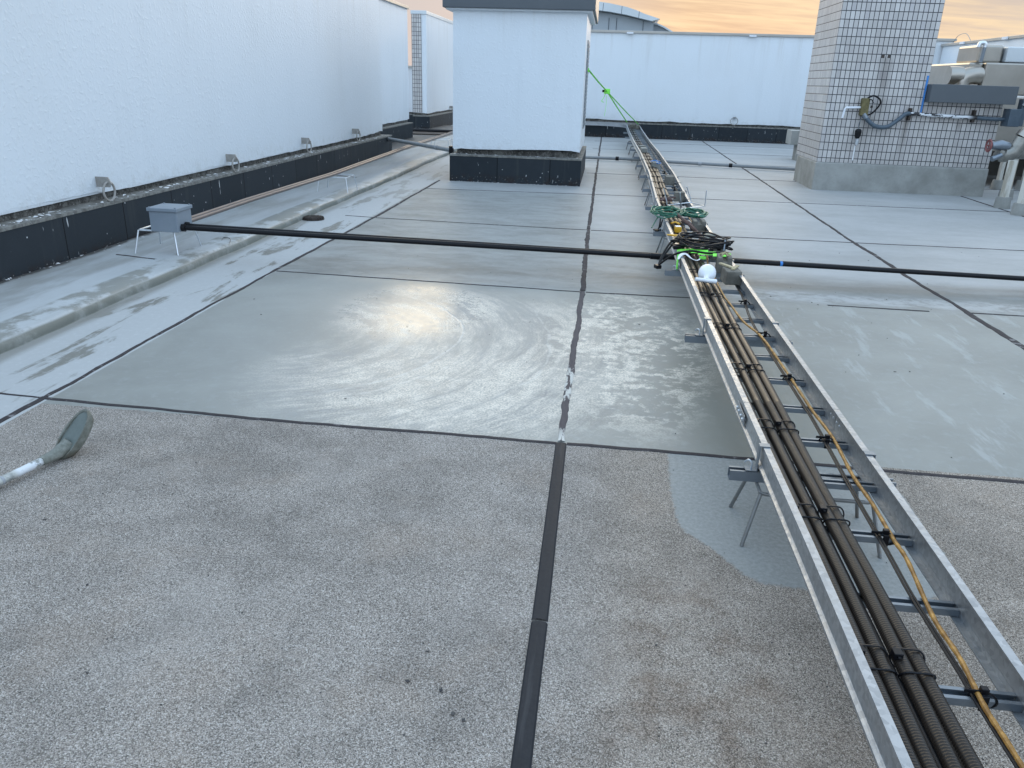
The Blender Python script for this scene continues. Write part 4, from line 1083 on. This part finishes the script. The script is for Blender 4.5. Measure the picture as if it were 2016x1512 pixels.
# yellow tools
t = thing('knife', (0.71, 7.0, 0.35), 'yellow utility knife lying across the left rail', 'knife')
MB().tube([(0.60, 7.04, 0.364), (0.63, 7.035, 0.364), (0.72, 7.02, 0.362), (0.80, 7.02, 0.36)], [0.008, 0.013, 0.017, 0.010], 8, flat=0.7).build('grip', 'yellow_plastic', t, smooth=True)
MB().tube([(0.80, 7.02, 0.36), (0.86, 7.01, 0.358)], [0.008, 0.004], 6, flat=0.4).build('blade_sleeve', 'yellow_plastic', t)
t = thing('tape_measure', (0.72, 7.45, 0.34), 'square yellow tape measure lying among the conduits', 'tape measure')
MB().box(0.70, 0.76, 7.41, 7.48, 0.318, 0.375, 0.15).build('case', 'yellow_plastic', t, bevel=0.01)
MB().box(0.705, 0.755, 7.415, 7.475, 0.3755, 0.379, 0.15).build('label_plate', 'white_plastic', t, bevel=0.002)
o = MB().tube(smooth_path([(0.70, 7.85, 0.335), (0.74, 7.87, 0.345), (0.78, 7.83, 0.335)], 4), 0.014, 8, flat=0.6).build('yellow_tool', 'yellow_plastic', smooth=True)
tag(o, 'small yellow tool grip lying behind the tape measure', 'tool')
b = MB()
b.tube(smooth_path([(0.75, 8.1, 0.40), (0.80, 7.8, 0.39), (0.85, 7.45, 0.38), (0.90, 7.15, 0.36), (0.88, 6.95, 0.34)], 6), [0.012 + 0.006 * abs(math.sin(i * 0.6)) for i in range(25)], 7)
b.tube(smooth_path([(0.80, 7.75, 0.38), (0.84, 7.6, 0.385), (0.86, 7.4, 0.37)], 5), 0.02, 7)
tag(b.build('work_glove', 'rusty_rag', smooth=True), 'twisted dark rag lying beside the yellow tape measure', 'rag')
o = MB().tube(smooth_path([(0.94, 7.1, 0.34), (1.02, 7.2, 0.36), (0.96, 7.26, 0.33), (1.0, 7.35, 0.335)], 5), 0.03, 8, flat=0.4).build('crumpled_sheet', 'mortar_crust', smooth=True)
tag(o, 'crumpled grey sheet between the black coil and the notched block', 'sheet')
# green hose coil
t = thing('hose_coil', (0.79, 8.2, 0.36), 'coil of dark green cable lying over both rails of the ladder', 'hose coil')
b = MB()
for k in range(10):
    pts = []; A = rn.uniform(0.12, 0.17); B = rn.uniform(0.12, 0.28); ox = rn.uniform(-0.02, 0.02) + 0.68; oy = rn.uniform(-0.05, 0.05)
    for i in range(24):
        a = 2 * math.pi * i / 24
        pts.append((ox + A * math.cos(a), 8.2 + oy + B * math.sin(a), 0.368 + 0.004 * k + 0.02 * math.sin(a * 2 + k) ** 2))
    b.loop(pts, 0.0065, 6)
b.build('left_loops', 'green_hose', t, smooth=True)
b = MB()
for k in range(8):
    pts = []; A = rn.uniform(0.10, 0.14); B = rn.uniform(0.10, 0.26)
    for i in range(24):
        a = 2 * math.pi * i / 24; pts.append((0.945 + A * math.cos(a), 8.2 + B * math.sin(a) + rn.uniform(-0.004, 0.004), 0.366 + 0.005 * k + 0.015 * math.sin(a * 2 + k) ** 2))
    b.loop(pts, 0.0065, 6)
b.build('right_loops', 'green_hose', t, smooth=True)
MB().tube(smooth_path([(0.66, 8.15, 0.38), (0.585, 8.05, 0.36), (0.53, 7.85, 0.315), (0.51, 7.75, 0.30)], 6), 0.0065, 6).build('loose_end', 'green_hose', t, smooth=True)
o = MB().tube(smooth_path([(0.60, 7.95, 0.36), (0.598, 7.95, 0.30), (0.585, 7.92, 0.26), (0.56, 7.9, 0.252)], 5), 0.008, 6).tube(smooth_path([(0.622, 7.97, 0.35), (0.61, 7.96, 0.28), (0.60, 7.93, 0.26)], 4), 0.007, 6).box(0.545, 0.62, 7.86, 7.93, 0.2475, 0.262, 0.3).build('black_lead', 'black_rubber', smooth=True)
tag(o, 'black lead hanging from the green coil onto a strut end', 'lead')
o = MB().box(0.70, 0.80, 9.3, 9.45, 0.345, 0.375, 0.3).tube(smooth_path([(0.68, 9.25, 0.36), (0.75, 9.35, 0.38), (0.86, 9.5, 0.37)], 4), 0.022, 7, flat=0.5).build('brown_rag', 'rusty_rag', bevel=0.006)
tag(o, 'dark brown rag over the conduits behind the upturned stool', 'rag')
# upturned wire stool
t = thing('wire_stool', (0.93, 8.86, 0.375), 'bright wire stool standing upside down on top of the ladder', 'stool', 'bright wire stools')
cs = [(0.723, 8.838), (0.849, 8.581), (1.134, 8.894), (1.008, 9.127)]
tips = [(0.663, 8.565), (0.815, 8.252), (1.12, 8.55), (0.935, 8.88)]
zf = 0.372
MB().loop(sum([[tuple(Vector((*cs[i], zf)).lerp(Vector((*cs[(i + 1) % 4], zf)), q)) for q in (0.05, 0.95)] for i in range(4)], []), 0.006, 7).build('top_frame', 'bright_zinc', t, smooth=True)
for (a, c), (e, f) in zip(cs, tips):
    MB().tube([(a, c, zf), (a + (e - a) * 0.2, c + (f - c) * 0.15, zf + 0.05), (e, f * 0.35 + c * 0.65, 0.555)], 0.0055, 7).build('leg', 'bright_zinc', t, smooth=True)

# green strap from the shaft to the ladder end
t = thing('tension_strap', (-0.3, 15, 1.8), 'lime green tension strap from the vent shaft down to the far ladder end', 'strap')
A_ = Vector((-0.37, 14.75, 1.80)); Bk = Vector((-0.03, 17.9, 1.43)); E1 = Vector((0.60, 24.2, 0.55)); E2 = Vector((0.93, 24.3, 0.50))
def web(p, q, wd=0.036): return MB().tube([p, p.lerp(q, 0.5) - Vector((0, 0, 0.01)), q], wd / 2, 6, flat=0.5)
web(A_, Bk, 0.038).build('upper_webbing', 'lime_webbing', t)
web(Bk, E1).build('lower_webbing', 'lime_webbing', t); web(Bk, E2).build('lower_webbing', 'lime_webbing', t)
MB().box(Bk.x - 0.045, Bk.x + 0.045, Bk.y - 0.09, Bk.y + 0.09, Bk.z - 0.05, Bk.z + 0.05, 0.3).build('buckle', 'lime_webbing', t, bevel=0.01)
MB().box(Bk.x - 0.1, Bk.x - 0.05, Bk.y - 0.08, Bk.y - 0.02, Bk.z - 0.02, Bk.z + 0.03).build('ratchet', 'black_plastic', t, bevel=0.006)
MB().tube(smooth_path([Bk + Vector((-0.03, 0, -0.05)), Bk + Vector((-0.06, 0, -0.13)), Bk + Vector((-0.10, 0, -0.20)), Bk + Vector((-0.05, 0, -0.22))], 4), 0.012, 5, flat=0.5).build('loose_tail', 'lime_webbing', t)
MB().tube(smooth_path([Bk + Vector((0.0, 0, -0.08)), Bk + Vector((0.0, 0, -0.3)), Bk + Vector((-0.02, 0, -0.50))], 4), 0.007, 5, flat=0.5).build('loose_tail', 'lime_webbing', t)
MB().box(-0.40, -0.36, 14.7, 14.8, 1.76, 1.83).build('hook', 'lime_webbing', t, bevel=0.006)

# ------------------------------------------------------------------ junction box, its stool and pipes
make_stool('wire_stool', (-3.86, 6.66, 0.07), 'white wire stool under the grey junction box by the left kerb', 0.203, 0.20, 0.21, 0.165, 0.17, 0.0075, 'bright_zinc', 'bright wire stools')
make_stool('wire_stool', (-3.70, 10.93, 0.07), 'bright wire stool carrying the two metal pipes past the first kerb', 0.205, 0.22, 0.22, 0.19, 0.19, 0.006, 'bright_zinc', 'bright wire stools')
make_stool('wire_stool', (-3.75, 18.6, 0.07), 'distant wire stool under the pipes near the short set-back wall', 0.205, 0.22, 0.22, 0.19, 0.19, 0.006, 'bright_zinc', 'bright wire stools')
t = thing('junction_box', (-3.74, 6.55, 0.28), 'grey steel junction box with a screwed lid on a wire stool', 'junction box')
MB().box(-3.862, -3.612, 6.415, 6.67, 0.281, 0.455).build('body', 'box_grey', t, bevel=0.006)
ld = MB().box(-3.875, -3.600, 6.402, 6.683, 0.456, 0.486).build('lid', 'box_grey', t, bevel=0.005)
for sx in (-3.855, -3.62):
    for sy in (6.42, 6.665): MB().lathe([(0.009, 0), (0.009, 0.005), (0.005, 0.008)], 8, Matrix.Translation((sx, sy, 0.486))).build('screw', 'dull_zinc', ld)
for k, (y0, yr, z0) in enumerate(((6.48, 0.0, 0.315), (6.545, 0.0, 0.322))):
    lab = ('front black pipe running right from the junction box under the ladder', 'rear black pipe running right from the junction box under the ladder')[k]
    t2 = thing('black_pipe', (-3.6, y0, z0), lab, 'pipe', 'black pipes crossing the roof')
    P0 = Vector((-3.61, y0, z0)); P1 = Vector((3.75, 7.12 + 0.05 * k, 0.125 - 0.012 * k)); dd = P1 - P0
    MB().tube([P0, P0 + dd * 0.5, P1, P0 + dd * 1.6], 0.0215, 16).build('tube', 'black_plastic', t2, smooth=True)
    MB().tube([P0, P0 + dd * 0.004], 0.033, 16).build('gland', 'black_rubber', t2, smooth=True)
    if k == 0:
        f = 0.553; MB().tube([P0 + dd * f, P0 + dd * (f + 0.02)], 0.0285, 16).build('coupling', 'black_plastic', t2, smooth=True)
        f = 0.705; MB().tube([P0 + dd * f, P0 + dd * (f + 0.003)], 0.0222, 16).build('tape_band', 'blue_tape', t2, smooth=True)
for k, x in enumerate((-3.72, -3.79)):
    o = MB().tube([(x + 0.03, 6.68, 0.32), (x, 8.2, 0.315), (x, 10.9, 0.298), (x - 0.14, 16.0, 0.298), (x - 0.16, 26.0, 0.298)], 0.0185, 12).build('metal_pipe', 'steel_pipe', smooth=True)
    tag(o, ('right one of two coppery metal pipes running along the left kerb', 'left one of two coppery metal pipes, closer to the slate kerb')[k], 'pipe', 'metal pipes along the left kerb')
t = thing('grey_pipe', (-4.0, 15, 0.35), 'grey pipe crossing from the left wall corner to the vent shaft kerb', 'pipe')
MB().tube([(-5.25, 17.7, 0.36), (-2.55, 13.55, 0.46)], 0.036, 14).build('tube', 'grey_sleeve', t, smooth=True)
MB().tube([(-2.97, 14.19, 0.4445), (-2.93, 14.13, 0.446)], 0.041, 14).build('coupling', 'grey_tape', t, smooth=True)
MB().box(-2.60, -2.54, 13.50, 13.62, 0.40, 0.53).build('bracket', 'black_plastic', t)
t = thing('grey_pipe', (1.8, 17.8, 0.05), 'grey pipe lying on the floor from the vent shaft to the pillar', 'pipe')
fp = [(-0.45, 17.9, 0.06), (0.47, 17.95, 0.06), (1.4, 17.65, 0.06), (4.1, 17.1, 0.06), (5.5, 17.0, 0.06)]
MB().tube(fp, 0.034, 12).build('tube', 'grey_sleeve', t, smooth=True)
for p, m in (((0.26, 17.94, 0.06), 'black_plastic'), ((2.0, 17.53, 0.06), 'grey_tape'), ((2.62, 17.4, 0.06), 'black_plastic')):
    MB().tube([p, (p[0] + 0.07, p[1] - 0.01, p[2])], 0.043, 12).build('clip', m, t, smooth=True)
o = MB().tube([(-9.0, 24.3, 0.10), (-4.2, 23.9, 0.12), (-2.5, 23.7, 0.12)], 0.05, 10).build('black_pipe', 'black_plastic', smooth=True)
tag(o, 'black pipe crossing the far gap in front of the tiled-end wall', 'pipe')
o = MB().box(-5.9, -4.6, 22.8, 23.7, 0.072, 0.10, 0.1).build('rubber_mat', 'cast_iron', bevel=0.006)
tag(o, 'dark mat lying on the floor before the tiled-end wall', 'mat')

o = MB().tube(smooth_path([(-3.60, 7.16, 0.075), (-3.60, 7.20, 0.095), (-3.55, 7.19, 0.10), (-3.50, 7.14, 0.09), (-3.47, 7.02, 0.06)], 5), 0.005, 6).build('bent_wire', 'stool_steel', smooth=True)
tag(o, 'short bent wire sticking out of the raised strip edge below the black pipe', 'wire')

# roof drain
t = thing('roof_drain', (-3.36, 8.98, 0.0), 'round cast iron roof drain in the left gutter beneath the raised strip', 'drain')
MB().lathe([(0.13, 0.0), (0.13, 0.006), (0.118, 0.009), (0.112, 0.026), (0.10, 0.030), (0.001, 0.032)], 28, Matrix.Translation((-3.35, 8.97, 0))).build('dome', 'cast_iron', t)
b = MB()
for i in range(18):
    a = 2 * math.pi * i / 18; m = Matrix.Translation((-3.35, 8.97, 0)) @ Matrix.Rotation(a, 4, 'Z')
    vs = [m @ Vector(v) for v in ((0.107, -0.008, 0.007), (0.127, -0.008, 0.007), (0.122, -0.008, 0.032), (0.02, -0.005, 0.042), (0.107, 0.008, 0.007), (0.127, 0.008, 0.007), (0.122, 0.008, 0.032), (0.02, 0.005, 0.042))]
    b.add(vs, [(0, 1, 2, 3), (7, 6, 5, 4), (0, 1, 5, 4), (1, 2, 6, 5), (2, 3, 7, 6), (3, 0, 4, 7)])
b.build('grating_ribs', 'cast_iron', t)

# mortar ladle at the left
t = thing('mortar_ladle', (-2.3, 2.75, 0.03), 'mortar-crusted ladle on a pale paint-spattered pole lying at the left edge', 'ladle')
H0 = Vector((-2.52, 1.75, 0.028)); H1 = Vector((-2.275, 2.735, 0.036))
MB().tube([H0, H0.lerp(H1, 0.5), H1], [0.0165, 0.0165, 0.017], 14).build('handle', 'handle_paint', t, smooth=True)
MB().tube([H0.lerp(H1, 0.805), H0.lerp(H1, 0.815)], 0.0185, 14).build('handle_ring', 'grey_tape', t, smooth=True)
# bowl: a slanted dipper, open towards the upper left
nU = 24; rings = []
cen0 = Vector((-2.232, 2.86, 0.092))
ax_n = Vector((-0.30, -0.78, 0.55)).normalized()            # opening direction
e1 = Vector((0.52, 0.52, 0.66)); e1 = (e1 - ax_n * e1.dot(ax_n)).normalized(); e2 = ax_n.cross(e1)
b = MB(); vs = []
levels = [(0.0, 1.0), (-0.022, 0.96), (-0.045, 0.84), (-0.058, 0.55), (-0.060, 0.02)]
for dpt, sc_ in levels:
    for i in range(nU):
        a = 2 * math.pi * i / nU
        jit = 1 + (0.02 * math.sin(a * 5) + 0.02 * math.sin(a * 9 + 1)) * (1 if dpt == 0 else 0)
        tipx = 1.25 if math.cos(a) > 0 else 1.0
        vs.append(cen0 + e1 * 0.112 * tipx * math.cos(a) * sc_ * jit + e2 * 0.057 * math.sin(a) * sc_ * jit + ax_n * dpt)
n1_ = len(vs)
for dpt, sc_ in levels:
    for i in range(nU):
        a = 2 * math.pi * i / nU
        tipx = 1.25 if math.cos(a) > 0 else 1.0
        vs.append(cen0 + e1 * 0.104 * tipx * math.cos(a) * sc_ + e2 * 0.050 * math.sin(a) * sc_ + ax_n * (dpt * 0.86 - 0.002))
fs = []
nl = len(levels)
for l in range(nl - 1):
    for i in range(nU):
        j = (i + 1) % nU
        fs.append((l * nU + i, (l + 1) * nU + i, (l + 1) * nU + j, l * nU + j)); fs.append((n1_ + l * nU + i, n1_ + l * nU + j, n1_ + (l + 1) * nU + j, n1_ + (l + 1) * nU + i))
for i in range(nU): j = (i + 1) % nU; fs.append((i, j, n1_ + j, n1_ + i))
b.add(vs, fs)
bw = b.build('bowl', 'mortar_crust', t, smooth=True)
MB().tube([H1 - (H1 - H0).normalized() * 0.01, H1 + Vector((0.012, 0.05, 0.0)), H1 + Vector((0.025, 0.11, 0.008)), H1 + Vector((0.04, 0.13, 0.03))], [0.020, 0.024, 0.032, 0.03], 12).build('socket', 'mortar_crust', t, smooth=True)
b = MB(); vs = [cen0 + ax_n * -0.018]
for i in range(nU):
    a = 2 * math.pi * i / nU; tipx = 1.25 if math.cos(a) > 0 else 1.0
    vs.append(cen0 + e1 * 0.102 * tipx * math.cos(a) + e2 * 0.049 * math.sin(a) + ax_n * (-0.008 + 0.004 * math.sin(a * 3)))
b.add(vs, [(0, 1 + i, 1 + (i + 1) % nU) for i in range(nU)])
b.build('mortar_residue', 'mortar_wet', bw, smooth=True)

# ------------------------------------------------------------------ fittings on the pillar
t = thing('wall_box', (4.2, 14.25, 1.36), 'rusty olive switch box on the tiled pillar with loose wires', 'switch box')
MB().box(4.14, 4.26, 14.17, 14.275, 1.22, 1.49).build('body', 'olive_box', t, bevel=0.01)
MB().tube([(4.14, 14.22, 1.345), (3.91, 14.22, 1.335), (3.895, 14.22, 1.31), (3.88, 14.22, 1.17)], 0.017, 8).build('conduit_stub', 'white_plastic', t)
MB().tube(smooth_path([(4.22, 14.2, 1.49), (4.30, 14.17, 1.53), (4.40, 14.16, 1.48), (4.42, 14.17, 1.40), (4.34, 14.2, 1.27), (4.27, 14.2, 1.23)], 6), 0.014, 7).build('loose_wire', 'black_rubber', t, smooth=True)
MB().tube(smooth_path([(4.22, 14.2, 1.46), (4.27, 14.15, 1.47), (4.31, 14.16, 1.42)], 5), 0.009, 6).build('loose_wire', 'black_rubber', t, smooth=True)
t = thing('flexible_conduit', (4.5, 14.2, 1.15), 'grey flexible conduit sagging from the switch box to the flaking pipe', 'conduit')
MB().tube(smooth_path([(4.22, 14.20, 1.23), (4.28, 14.18, 1.15), (4.42, 14.17, 1.06), (4.60, 14.17, 1.06), (4.74, 14.18, 1.16), (4.86, 14.2, 1.265), (4.93, 14.21, 1.275)], 8), 0.034, 10).build('hose', 'navy_enclosure', t, smooth=True)
MB().tube([(4.20, 14.2, 1.25), (4.25, 14.19, 1.18)], 0.04, 10).build('collar', 'dull_zinc', t, smooth=True)
t = thing('flaking_pipe', (5.4, 14.21, 1.26), 'thin pipe with flaking white paint clamped across the tiled wing', 'pipe')
MB().tube([(4.93, 14.21, 1.275), (5.5, 14.21, 1.255), (5.98, 14.21, 1.245)], 0.030, 10).build('tube', 'flaking_pipe', t, smooth=True)
MB().tube(smooth_path([(5.98, 14.21, 1.245), (6.25, 14.2, 1.235), (6.45, 14.2, 1.24), (6.52, 14.2, 1.26)], 5), 0.032, 10).build('grey_end', 'navy_enclosure', t, smooth=True)
for x in (4.93, 5.93): MB().box(x - 0.02, x + 0.02, 14.19, 14.275, 1.17, 1.36).build('clamp', 'cast_iron', t, bevel=0.004)
t = thing('hanging_plug', (4.2, 14.22, 0.95), 'black plug dangling on a thin cord below the switch box', 'plug')
MB().tube(smooth_path([(4.2, 14.22, 1.22), (4.16, 14.22, 1.1), (4.17, 14.22, 1.0)], 5), 0.005, 5).build('cord', 'dull_zinc', t)
MB().lathe([(0.03, -0.09), (0.05, -0.05), (0.055, 0.03), (0.03, 0.06)], 10, Matrix.Translation((4.17, 14.21, 0.95))).build('socket', 'black_rubber', t, smooth=True)
MB().lathe([(0.012, -0.2), (0.03, -0.17), (0.03, -0.1), (0.02, -0.09)], 10, Matrix.Translation((4.175, 14.21, 0.95))).build('tip', 'bright_zinc', t, smooth=True)
MB().box(4.165, 4.185, 14.262, 14.277, 0.50, 0.74).build('drip_tape', 'white_cloth', t)
o = MB().box(5.105, 5.13, 14.268, 14.279, 1.28, 1.86).build('masking_tape', 'blue_tape')
tag(o, 'strip of blue masking tape down the edge of the slate cap', 'tape')

# ------------------------------------------------------------------ duct, tank and pipes at the right
t = thing('stainless_duct', (7.6, 17.5, 1.9), 'dented stainless steel duct box with a round elbow behind the tiled wing', 'duct')
MB().box(6.80, 7.06, 17.0, 19.2, 1.72, 2.165).box(7.06, 9.2, 16.9, 18.4, 1.60, 2.17).build('casing', 'stainless', t, bevel=0.03)
MB().box(7.0, 7.45, 17.2, 18.2, 2.17, 2.49).build('riser', 'stainless', t, bevel=0.04)
MB().box(7.47, 8.7, 17.1, 18.1, 2.185, 2.46).build('lid_sheet', 'fascia_white', t, bevel=0.02)
MB().tube(smooth_path([(6.95, 16.85, 1.93), (6.78, 16.8, 1.93), (6.66, 16.8, 1.86), (6.64, 16.8, 1.70), (6.64, 16.8, 1.2)], 6), 0.155, 18).build('elbow', 'stainless', t, smooth=True)
for a in ((6.60, 16.8, 1.98), ):
    MB().lathe([(0.16, -0.12), (0.165, 0.0), (0.16, 0.12)], 16, Matrix.Translation((6.50, 16.8, 1.92)) @ Matrix.Rotation(math.pi / 2, 4, 'Y')).build('elbow_cap', 'stainless', t, smooth=True)
MB().tube([(6.97, 16.95, 2.17), (6.98, 16.95, 2.43)], 0.035, 10).build('vent_pipe', 'dull_zinc', t, smooth=True)
MB().tube(smooth_path([(6.98, 16.95, 2.43), (6.97, 16.95, 2.50), (6.89, 16.95, 2.50), (6.87, 16.95, 2.43)], 5), 0.038, 10).build('vent_hood', 'bright_zinc', t, smooth=True)
t = thing('water_tank', (8, 16, 1.0), 'dark steel tank standing low behind the pipework at the right edge', 'tank')
MB().box(6.75, 9.1, 15.9, 18.0, 0.62, 1.58).build('body', 'stainless', t, bevel=0.02)
MB().box(6.70, 9.15, 15.85, 18.05, 0.50, 0.62).build('base_frame', 'cast_iron', t, bevel=0.01)
for x, y in ((6.9, 16.0), (9.0, 16.0), (6.9, 17.9), (9.0, 17.9)): MB().box(x - 0.06, x + 0.06, y - 0.06, y + 0.06, 0.0, 0.5).build('leg', 'concrete', t)
o = MB().box(6.6, 9.4, 18.3, 18.6, -0.01, 0.62).build('low_wall', 'concrete', bevel=0.01)
tag(o, 'low grey concrete upstand behind the posts at the right edge', 'wall')
o = MB().box(6.40, 6.58, 14.05, 14.3, 1.13, 1.40).build('cover', 'navy_enclosure', bevel=0.01)
t = thing('control_panel', (6.55, 14.2, 1.3), 'dark blue control panel fixed at the end of the tiled wing', 'control panel')
o.parent = t; o.location = -Vector(t.location); o.name = 'enclosure'
MB().box(6.58, 6.66, 14.1, 14.26, 1.14, 1.56).build('side_duct', 'navy_enclosure', t, bevel=0.01)
MB().tube(smooth_path([(6.60, 14.1, 1.45), (6.66, 14.08, 1.53), (6.8, 14.08, 1.54), (7.0, 14.1, 1.54)], 5), 0.035, 10).build('top_hose', 'grey_sleeve', t, smooth=True)
t = thing('lagged_pipe', (6.2, 13.1, 0.9), 'metal-clad lagged pipe bend with a red valve wheel at the right edge', 'pipe')
MB().tube(smooth_path([(5.92, 13.1, 0.80), (6.02, 13.1, 0.76), (6.14, 13.1, 0.80), (6.20, 13.1, 0.90), (6.24, 13.1, 1.0)], 6), [0.085] * 5 + [0.11] * 20, 18).build('bend', 'lagging', t, smooth=True)
MB().tube(smooth_path([(6.235, 13.1, 1.0), (6.30, 13.1, 1.09), (6.42, 13.1, 1.13), (6.9, 13.1, 1.13), (8.0, 13.1, 1.13)], 6), 0.125, 18).build('elbow', 'stainless', t, smooth=True)
MB().tube([(6.1, 13.25, 0.80), (8.0, 13.25, 0.80)], 0.105, 18).build('run', 'lagging', t, smooth=True)
v_ = MB().tube([(5.80, 13.05, 0.885), (5.92, 13.05, 0.90), (6.05, 13.08, 0.88)], [0.05, 0.075, 0.06], 14).build('valve_body', 'dull_zinc', t, smooth=True)
MB().loop([(5.755, 13.05 + 0.085 * math.cos(a), 0.885 + 0.085 * math.sin(a)) for a in [2 * math.pi * i / 20 for i in range(20)]], 0.014, 6).tube([(5.755, 12.97, 0.885), (5.755, 13.13, 0.885)], 0.009, 6).tube([(5.755, 13.05, 0.80), (5.755, 13.05, 0.97)], 0.009, 6).tube([(5.74, 13.05, 0.885), (5.81, 13.05, 0.885)], 0.012, 6).build('wheel', 'red_wheel', v_, smooth=True)
MB().tube([(5.94, 13.0, 0.76), (5.84, 12.97, 0.715), (5.80, 12.96, 0.70)], [0.035, 0.04, 0.04], 12).build('drain_cock', 'dull_zinc', t, smooth=True)
def post(x, y, hgt, label, lean=0.0, w_=0.045):
    t = thing('timber_post', (x, y, 0), label, 'post', 'white posts in concrete feet under the lagged pipes')
    MB().box(x - w_, x + w_, y - w_, y + w_, 0.12, hgt, 0.35).build('post', 'timber_paint', t, bevel=0.004)
    MB().lathe([(0.112, 0.0), (0.108, 0.10), (0.098, 0.165), (0.001, 0.168)], 20, Matrix.Translation((x, y, 0))).build('foot', 'concrete', t, smooth=True)
post(6.06, 12.85, 0.70, 'white timber post in a pale concrete foot left of the orange-sided one')
post(5.99, 12.15, 0.75, 'timber post with an orange-brown side nearest the right edge')
post(6.62, 14.0, 0.95, 'painted post standing just behind the two front posts')
post(7.15, 15.5, 0.60, 'rust-streaked post in a dark concrete foot farthest back', w_=0.035)
post(7.62, 15.6, 0.60, 'thin back post right of the rust-streaked one', w_=0.03)
